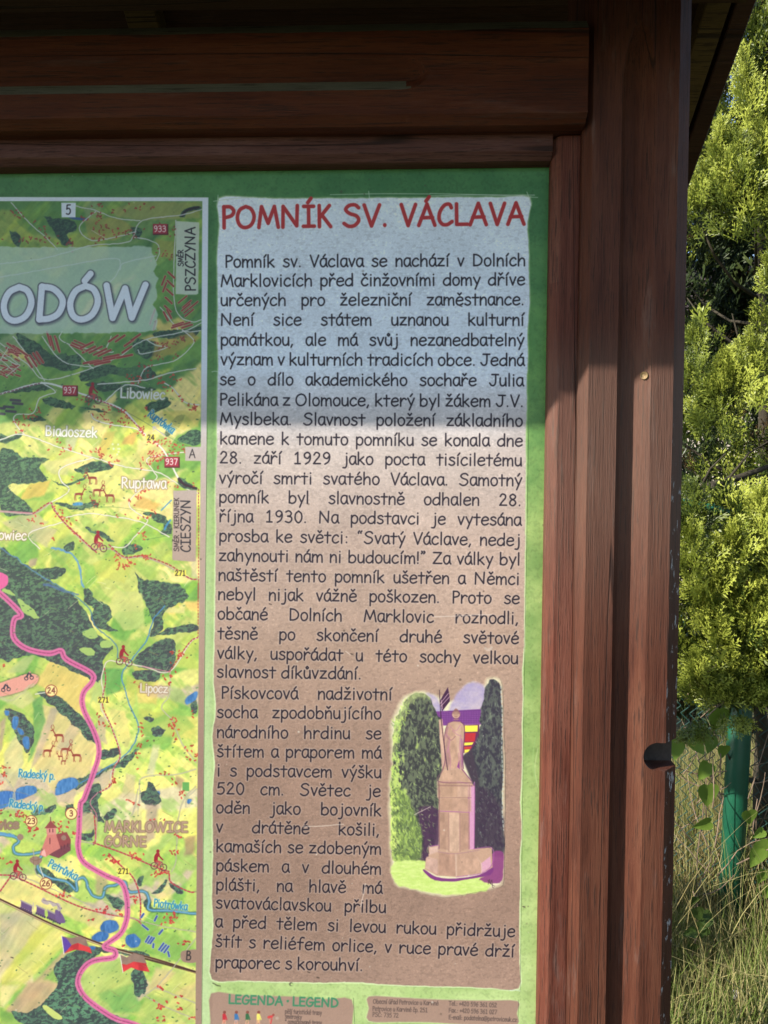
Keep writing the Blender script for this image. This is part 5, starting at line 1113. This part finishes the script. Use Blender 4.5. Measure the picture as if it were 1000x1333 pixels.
def leader(base_uv, tip_uv, y, n, width, size, tint, seed):
    """an upright shoot thick with sprays, between two seen points at depth y"""
    r = np.random.default_rng(seed); a = bp(*base_uv, y); b = bp(*tip_uv, y); t = r.random(n)**.8; ax = (b-a)/np.linalg.norm(b-a)
    th = r.uniform(0, 6.28, n); o = np.stack([np.cos(th), np.sin(th), np.zeros(n)], 1)
    p = a+(b-a)*t[:, None]+o*(width*(1-t)*.7*r.random(n))[:, None]; d = ax*1.0+o*(.75*(1-t*.75))[:, None]+r.normal(size=(n, 3))*.12
    nmx = np.cross(o, ax)*.5+np.array(SDIR)*.8+r.normal(size=(n, 3))*.5
    return p, d, nmx, size*1.2*(1.15-.55*t)*r.uniform(.8, 1.2, n), np.clip(tint*r.uniform(.8, 1.15, n), 0, 1)
def joined(L): return tuple(np.concatenate([l[i] for l in L]) for i in range(5))

# tall thuja at the upper right, sunlit top and a dark hollow lower down
hole = lambda p: ~((p[:, 2] < 1.90) & (nr.random(len(p)) < .72)) & ~((p[:, 2] > 2.12) & (p[:, 2] < 2.58) & (p[:, 0] < 1.72) & (nr.random(len(p)) < .96))
exA = joined([leader((1000, 330), (968, 78), 2.08, 150, .20, .115, .98, 1), leader((940, 290), (938, 165), 2.10, 90, .14, .10, .92, 2), leader((1010, 340), (1003, 130), 2.06, 90, .14, .11, .9, 3),
              leader((912, 300), (915, 225), 2.11, 60, .13, .09, .8, 4), leader((960, 315), (965, 190), 2.04, 110, .2, .10, .8, 5), leader((905, 545), (905, 430), 1.98, 60, .14, .09, .72, 6), leader((955, 545), (948, 470), 1.94, 110, .22, .10, .9, 7),
              leader((985, 520), (975, 440), 1.96, 60, .14, .09, .8, 8), leader((1010, 470), (1004, 340), 1.96, 60, .12, .10, .85, 9), leader((930, 590), (925, 520), 1.96, 50, .16, .09, .7, 10)])
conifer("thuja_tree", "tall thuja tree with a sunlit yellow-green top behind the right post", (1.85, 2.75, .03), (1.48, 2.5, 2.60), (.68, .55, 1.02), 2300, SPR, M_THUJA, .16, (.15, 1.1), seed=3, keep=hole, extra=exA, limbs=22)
# low spreading bush in front of the fence
exB = joined([leader((962, 880), (966, 775), 1.44, 80, .12, .10, 1., 68), leader((935, 870), (925, 790), 1.46, 70, .12, .10, .95, 69),leader((945, 935), (948, 850), 1.44, 70, .10, .085, .85, 61), leader((972, 935), (985, 850), 1.44, 60, .10, .085, .9, 62), leader((915, 925), (905, 860), 1.44, 60, .10, .08, .8, 63), leader((990, 925), (1000, 860), 1.44, 50, .10, .085, .7, 64), leader((900, 700), (897, 640), 1.50, 40, .10, .08, .6, 65), leader((950, 800), (940, 735), 1.44, 80, .12, .09, 1., 66), leader((1000, 830), (1004, 730), 1.44, 80, .12, .09, 1., 67),
    leader((985, 760), (992, 645), 1.44, 90, .11, .085, 1., 21), leader((925, 800), (932, 716), 1.44, 110, .10, .085, 1., 22), leader((975, 840), (984, 762), 1.44, 90, .11, .085, 1., 23), leader((945, 740), (957, 690), 1.44, 50, .08, .08, .9, 24),
              leader((900, 760), (900, 690), 1.44, 50, .08, .08, .85, 25), leader((905, 900), (912, 855), 1.44, 60, .08, .07, .95, 26), leader((950, 920), (980, 880), 1.44, 60, .08, .07, .95, 27), leader((905, 930), (893, 955), 1.44, 26, .06, .06, .7, 28), leader((950, 925), (962, 940), 1.44, 26, .07, .06, .9, 29)])
cB = bp(968, 795, 1.66)
conifer("thuja_bush", "low bright thuja bush growing through the fence above the green post", (1.30, 1.75, .02), tuple(cB), (.40, .26, .33), 1250, SPR, M_THUJA, .125, (.2, 1.15), top_pow=1., seed=5, extra=exB, limbs=12, up=.6, thr=.22)
# darker evergreens further back, in a row
for i, (x, y, h, r_, lb) in enumerate(((1.50, 3.5, 3.9, .62, "narrow dark evergreen hidden mostly by the post, left of its row"), (2.30, 3.6, 4.6, .70, "dark evergreen standing right behind the sunlit thuja tree"), (2.95, 4.0, 4.4, .75, "dark evergreen at the right end of the back row"),
                                       (.1, 3.9, 4.2, .8, "dark evergreen straight behind the text panel"), (-.95, 4.0, 4.0, .8, "dark evergreen behind the printed map"), (-2.1, 4.1, 4.3, .8, "dark evergreen at the far left of the back row"))):
    kp = (lambda p: ~((p[:, 2] < 1.95) & (p[:, 0] > 1.2) & (nr.random(len(p)) < .55)))
    conifer("evergreen_tree", lb, (x, y, .08), (x, y, h*.52), (r_, r_*.8, h*.48), 1900 if i < 2 else 600, SPRC, M_DARK, .24, (.25, 1.), seed=30+i, group="dark evergreens in a row behind the fence", keep=kp, limbs=10, thr=.18 if i < 3 else .1)

for i, (x, y, h, r_) in enumerate(((3.3, 2.6, 4.2, .8), (3.5, 1.0, 4.0, .85), (3.4, -.6, 4.3, .9), (3.1, -2.2, 4.2, .9))):  # unseen side row, added to cut the sky light on the post's right chamfer
    conifer("evergreen_tree", ("added unseen evergreen at the back corner where the side row starts", "added unseen evergreen in the middle of the side row right of the fence", "added unseen evergreen third along the side row", "added unseen evergreen at the near end of the side row")[i], (x, y, .05), (x, y, h*.52), (r_, r_, h*.48), 520, SPRC, M_DARK, .27, (.25, 1.), seed=50+i, group="unseen evergreens added in a side row to block sky light", limbs=8, thr=.1)
conifer("thuja_bush", "unseen low thuja bush added behind the board to shade the grass", (.27, 1.17, 0), (.27, 1.17, .36), (.25, .23, .36), 420, SPR, M_THUJA, .10, (.2, .9), seed=71, limbs=6, thr=.05)  # unseen bush added to cast the dark band across the grass
# gnarled bare limb seen under the tall thuja
lt = empty("fallen_limb", tuple(bp(880, 690, 1.9)), "bare leaning branch with mossy bark just above the green fence rail", "branch")
L1 = [bp(870, 672, 1.92), bp(900, 650, 1.96), bp(925, 632, 2.00), bp(960, 622, 2.02), bp(1010, 604, 2.06), bp(1060, 585, 2.10)]
tube("stem", [Vector(p) for p in L1], [.017, .018, .015, .012, .009, .006], M_BARK, lt, 9)
for a in ([(925, 632, 2.0), (932, 660, 1.95), (928, 700, 1.9), (930, 760, 1.9), (930, 900, 1.9)], [(945, 628, 2.0), (975, 590, 1.95), (1000, 575, 1.9)], [(905, 648, 1.96), (925, 610, 1.9), (945, 590, 1.85)]):
    tube("side_stem", [Vector(bp(*q)) for q in a], [.017, .014, .013, .012, .012][:len(a)] if len(a) > 3 else [.006, .004, .002], M_BARK, lt, 7)

# ---------------------------------------------------------------- pale house seen in slivers through the branches
M_WALL = plain("pale_render", (.62, .53, .42), .9, .08, 3); M_TILE = plain("roof_tile", (.05, .035, .03), .8, .2, 4)
hs_ = empty("house", (3.2, 10.5, .2), "pale rendered house glimpsed in slivers between the evergreen branches", "house")
box("wall", .6, 7.2, 9.0, 14, .1, 3.2, M_WALL, hs_)
rf = pymesh("roof", [(.3, 8.7, 3.2), (7.5, 8.7, 3.2), (7.5, 14.3, 3.2), (.3, 14.3, 3.2), (.3, 11.5, 5.2), (7.5, 11.5, 5.2)], [(0, 1, 5, 4), (2, 3, 4, 5), (0, 4, 3), (1, 2, 5), (0, 3, 2, 1)], M_TILE, hs_)
M_GL = plain("window_glass", (.05, .06, .07), .1, .1, 3, bmp=0); M_FR = plain("window_frame_white", (.7, .7, .68), .5, .05, 5)
for x in (1.4, 5.4):
    w_ = box("window", x, x+1.2, 8.94, 8.998, 1.1, 2.3, M_FR, hs_, .01); gl = box("pane", x+.08, x+1.12, 8.93, 8.938, 1.18, 2.22, M_GL, w_)

# ---------------------------------------------------------------- wire fence with a green post
M_GREEN = plain("green_powder_coat", (.009, .082, .044), .38, .12, 12, bmp=.06); M_WIRE = plain("green_wire", (.012, .05, .042), .5, .2, 30, bmp=0)
px, py = float(bp(952, 1050, 1.6)[0]), 1.6
fence = empty("wire_fence", (px, py, 0), "green wire mesh fence with a round green post and a top rail", "fence")
def fl(s): return px+s, py-.3265*s                                     # a point along the fence line
ptop = Vector(bp(967, 860, 1.6)); pbot = Vector(bp(952, 1150, 1.6)); dv = (ptop-pbot)
def pole(name, a, b, r):
    return tube(name, [a, a+(b-a)*.5, b-(b-a).normalized()*.004, b], [r, r, r, r*.6], M_GREEN, fence, 28)
pole("fence_post", pbot-dv*.75, ptop+dv*.6, .0375)
for k, s in enumerate((-2.4, -4.8, 2.3)): x, y = fl(s); o = tube("fence_post", [Vector((x, y, 0)), Vector((x, y, 1.0)), Vector((x, y, 1.55))], .0315, M_GREEN, fence, 16)
x, y = fl(.03); tube("strut", [Vector((x+.012, y+.045, 0)), Vector((x+.02, y+.045, .8)), Vector((x+.03, y+.05, 1.45))], .02, M_GREEN, fence, 12)
rz0 = float(bp(885, 653, 1.651)[2]); rz1 = float(bp(980, 670, 1.57)[2])
def rail_z(s): return rz1+(rz0-rz1)*(-(s)/.157) if -.2 < s < .1 else (rz0+.004 if s <= -.2 else rz1-.05*s)
R_ = [Vector((*fl(s), rail_z(s))) for s in (-4.8, -2.4, -1., -.2, -.14, -.07, 0, .08, .3, 1.2, 2.3)]
tube("top_rail", R_, .0135, M_GREEN, fence, 12)
VW, FW_ = [], []                                                         # chain-link: zigzag wires, two per diamond column
def wire_seg(a, b, r=.00125):
    a = Vector(a); b = Vector(b); t = (b-a).normalized(); s = t.cross(Vector((0, 1, .1))).normalized()*r; u = s.cross(t).normalized()*r; i = len(VW)
    VW.extend([a+s, a+u, a-s-u, b+s, b+u, b-s-u]); FW_.extend([(i, i+1, i+4, i+3), (i+1, i+2, i+5, i+4), (i+2, i, i+3, i+5)])
s = -1.3; c_ = .052
while s < 1.4:
    z = .02; k = 0
    while z < 1.42:
        wob = .006*math.sin(z*9+s*5)
        for sg in (0, 1):
            a = s+(c_/2 if (k+sg) % 2 else 0); b = s+(c_/2 if (k+sg+1) % 2 else 0); xa, ya = fl(a-(c_/2)*sg*0); xb, yb = fl(b)
            if sg == 1: xa, ya = fl(s+c_-(a-s)); xb, yb = fl(s+c_-(b-s))
            if sg == 0: wire_seg((xa, ya+wob+.002*k % .003, z), (xb, yb+wob, z+c_/2))
            else: wire_seg((xa, ya+wob+.003, z), (xb, yb+wob+.003, z+c_/2))
        z += c_/2; k += 1
    s += c_
wm_ = pymesh("wire_mesh", VW, FW_, M_WIRE, fence); wm_["kind"] = "stuff"
for k in range(9):
    s = -.16+.03*k; x, y = fl(s); zc = rail_z(s); tube("wire_tie", [Vector((x+.017*math.cos(a)*.3, y+.017*math.cos(a), zc+.0175*math.sin(a))) for a in [i*.785 for i in range(9)]], .0013, M_WIRE, fence, 5)

# ---------------------------------------------------------------- grass, dry stalks, climbing bindweed
def blades(name, n, xr, yr, hr, wr, tint, lean, label, seed, dens=None, segs=3, curl=.5):
    r = np.random.default_rng(seed); x = r.uniform(*xr, n); y = r.uniform(*yr, n)
    if dens is not None: m = r.random(n) < dens(x, y); x, y = x[m], y[m]
    n = len(x); h = r.uniform(*hr, n)*(.55+.75*vnoise(x*3.1, y*3.1, seed)); w = r.uniform(*wr, n); a = r.uniform(0, 6.28, n); ln = np.abs(r.normal(size=n))*lean+.04; la = r.uniform(0, 6.28, n)
    z0 = np.array([ground_z(p, q) for p, q in zip(x, y)])-.01; V_ = np.zeros((n, segs*2+1, 3)); T_ = np.zeros((n, segs*2+1)); tt = np.clip(tint[0]+(tint[1]-tint[0])*r.random(n), 0, 1)
    sx_, sy_ = np.cos(a), np.sin(a)
    for k in range(segs+1):
        t = k/segs; cx = x+np.cos(la)*h*ln*t**1.7; cy = y+np.sin(la)*h*ln*t**1.7; cz = z0+h*(t-curl*ln*t*t*.6); ww = w*(1-t**1.6)*.5
        if k < segs:
            V_[:, 2*k] = np.stack([cx-sx_*ww, cy-sy_*ww, cz], 1); V_[:, 2*k+1] = np.stack([cx+sx_*ww, cy+sy_*ww, cz], 1); T_[:, 2*k] = T_[:, 2*k+1] = tt
        else: V_[:, 2*k] = np.stack([cx, cy, cz], 1); T_[:, 2*k] = tt
    F0 = []
    for k in range(segs-1): F0 += [(2*k, 2*k+1, 2*k+3), (2*k, 2*k+3, 2*k+2)]
    F0.append((2*segs-2, 2*segs-1, 2*segs)); F0 = np.array(F0); m = segs*2+1
    F_ = (F0[None]+(np.arange(n)*m)[:, None, None]).reshape(-1, 3)
    o = trimesh(name, V_.reshape(-1, 3), F_, T_.ravel(), M_GRASS); tag(o, label, "grass", None, "stuff"); return o
blades("dry_grass", 19000, (.45, 2.3), (1.30, 2.9), (.16, .50), (.0020, .0048), (.22, 1.0), .22, "tall straw coloured dry grass round the foot of the green post", 41, dens=lambda x, y: np.where((np.abs(x-px+.02) < .13) & (y < py), .35, 1.), segs=4)
blades("green_grass", 14000, (.30, 2.1), (.75, 1.55), (.10, .28), (.0028, .006), (.45, 1.0), .5, "short green and straw grass at the foot of the board's right post", 42, segs=3)
blades("meadow_grass", 16000, (-3.4, 3.8), (-2.2, 3.4), (.05, .16), (.003, .007), (.35, 1.0), .5, "thin meadow grass all round the information board", 43, segs=2)
blades("leaning_straw", 420, (.5, 1.6), (1.3, 1.9), (.35, .75), (.002, .0038), (.42, .62), .95, "long bent straw stalks leaning over the green post", 44, segs=6, curl=.7)
TW = empty("dead_twigs", (1.0, 1.3, .05), "dead brown twigs tangled in the wire mesh beside the green post", "twigs")
rt = random.Random(9)
for k in range(46):
    u = rt.uniform(884, 1000); v = rt.uniform(880, 1230); y = rt.uniform(1.4, 1.75); a = Vector(bp(u, v, y)); L = rt.uniform(.08, .3); an = rt.gauss(1.2, .7)
    pts = [a]; d = Vector((math.cos(an)*rt.choice((-1, 1)), rt.gauss(0, .3), math.sin(an))).normalized()
    for j in range(4): d = (d+Vector((rt.gauss(0, .22), rt.gauss(0, .22), rt.gauss(0, .2)-.05))).normalized(); pts.append(pts[-1]+d*L/4)
    tube("twig", pts, [.0022, .002, .0017, .0013, .0008], M_TWIG, TW, 5)
# heart-shaped bindweed leaves on thin stems
heart = [(0, 0), (.16, -.10), (.38, -.02), (.46, .20), (.36, .52), (.16, .86), (0, 1.08), (-.16, .86), (-.36, .52), (-.46, .20), (-.38, -.02), (-.16, -.10)]
def vine(label, leaves, stem, y, tint, seed):
    root = empty("bindweed", tuple(bp(*stem[-1], y)), label, "climbing plant"); r = random.Random(seed)
    tube("stem", [Vector(bp(u, v, y+.01*math.sin(i))) for i, (u, v) in enumerate(stem)], .0016, M_TWIG, root, 5)
    for (u, v, s, rot) in leaves:
        c0 = Vector(bp(u, v, y-.02+r.uniform(-.015, .015))); L = s*(1+y)/1000.; vs = [c0+Vector((0, 0, 0))]; pt = []
        ca, sa = math.cos(rot), math.sin(rot); tl = r.uniform(-.5, .5)
        for a, b in heart:
            q = ((a*ca-(b-.45)*sa)*L, (a*sa+(b-.45)*ca)*L); pt.append(c0+Vector((q[0], -abs(a)*L*.25+q[1]*tl, -q[1] if False else q[1]*-1)))
        vs = [c0+Vector((0, .004, 0))]+pt; n = len(pt); F_ = [(0, 1+i, 1+(i+1) % n) for i in range(n)]
        trimesh("leaf", np.array([tuple(p) for p in vs]), np.array(F_), np.full(len(vs), np.clip(tint*r.uniform(.75, 1.1), 0, 1)), M_BIND, root)
vine("bright green bindweed with heart-shaped leaves left of the green post", [(933, 935, 30, .1), (917, 1003, 24, .5), (921, 1034, 30, -.1), (915, 1073, 22, 1.2), (880, 975, 22, .3), (908, 970, 22, -.6), (924, 968, 20, .4), (941, 978, 18, 0)], [(934, 915), (928, 960), (920, 1010), (915, 1060), (908, 1110), (906, 1180)], 1.50, .95, 1)
vine("dark ivy trail with small shaded leaves in the straw below the bindweed", [(903, 1172, 13, .3), (908, 1189, 20, -.4), (916, 1200, 22, .5), (913, 1210, 20, 2.6), (898, 1214, 17, 1.2), (900, 1234, 17, .2), (922, 1192, 14, -.8)], [(902, 1160), (910, 1185), (915, 1205), (905, 1225), (898, 1260)], 1.3, .10, 2)
vine("pale green bindweed leaves at the right edge beside the green post", [(984, 1115, 26, .4), (993, 1104, 24, -.5), (992, 1140, 20, .2), (975, 1063, 22, -.3), (988, 1085, 16, .9), (999, 1160, 18, .1)], [(986, 1040), (980, 1080), (992, 1120), (996, 1180)], 1.42, .9, 3)
# pale scrap lying in the grass
sc_ = bp(957, 1294, 1.2); pf = pymesh("paper_scrap", [Vector(sc_)+Vector(q)*.6 for q in ((-.016, 0, .018), (0, .005, .022), (.018, -.003, .010), (.006, 0, .002), (.004, .004, -.030), (-.012, 0, -.020))], [(0, 3, 1), (1, 3, 2), (0, 5, 3), (3, 5, 4), (2, 3, 4)], plain("dirty_paper", (.55, .52, .50), .8, .1, 40)); tag(pf, "small pale crumpled scrap caught in the shaded grass", "litter")
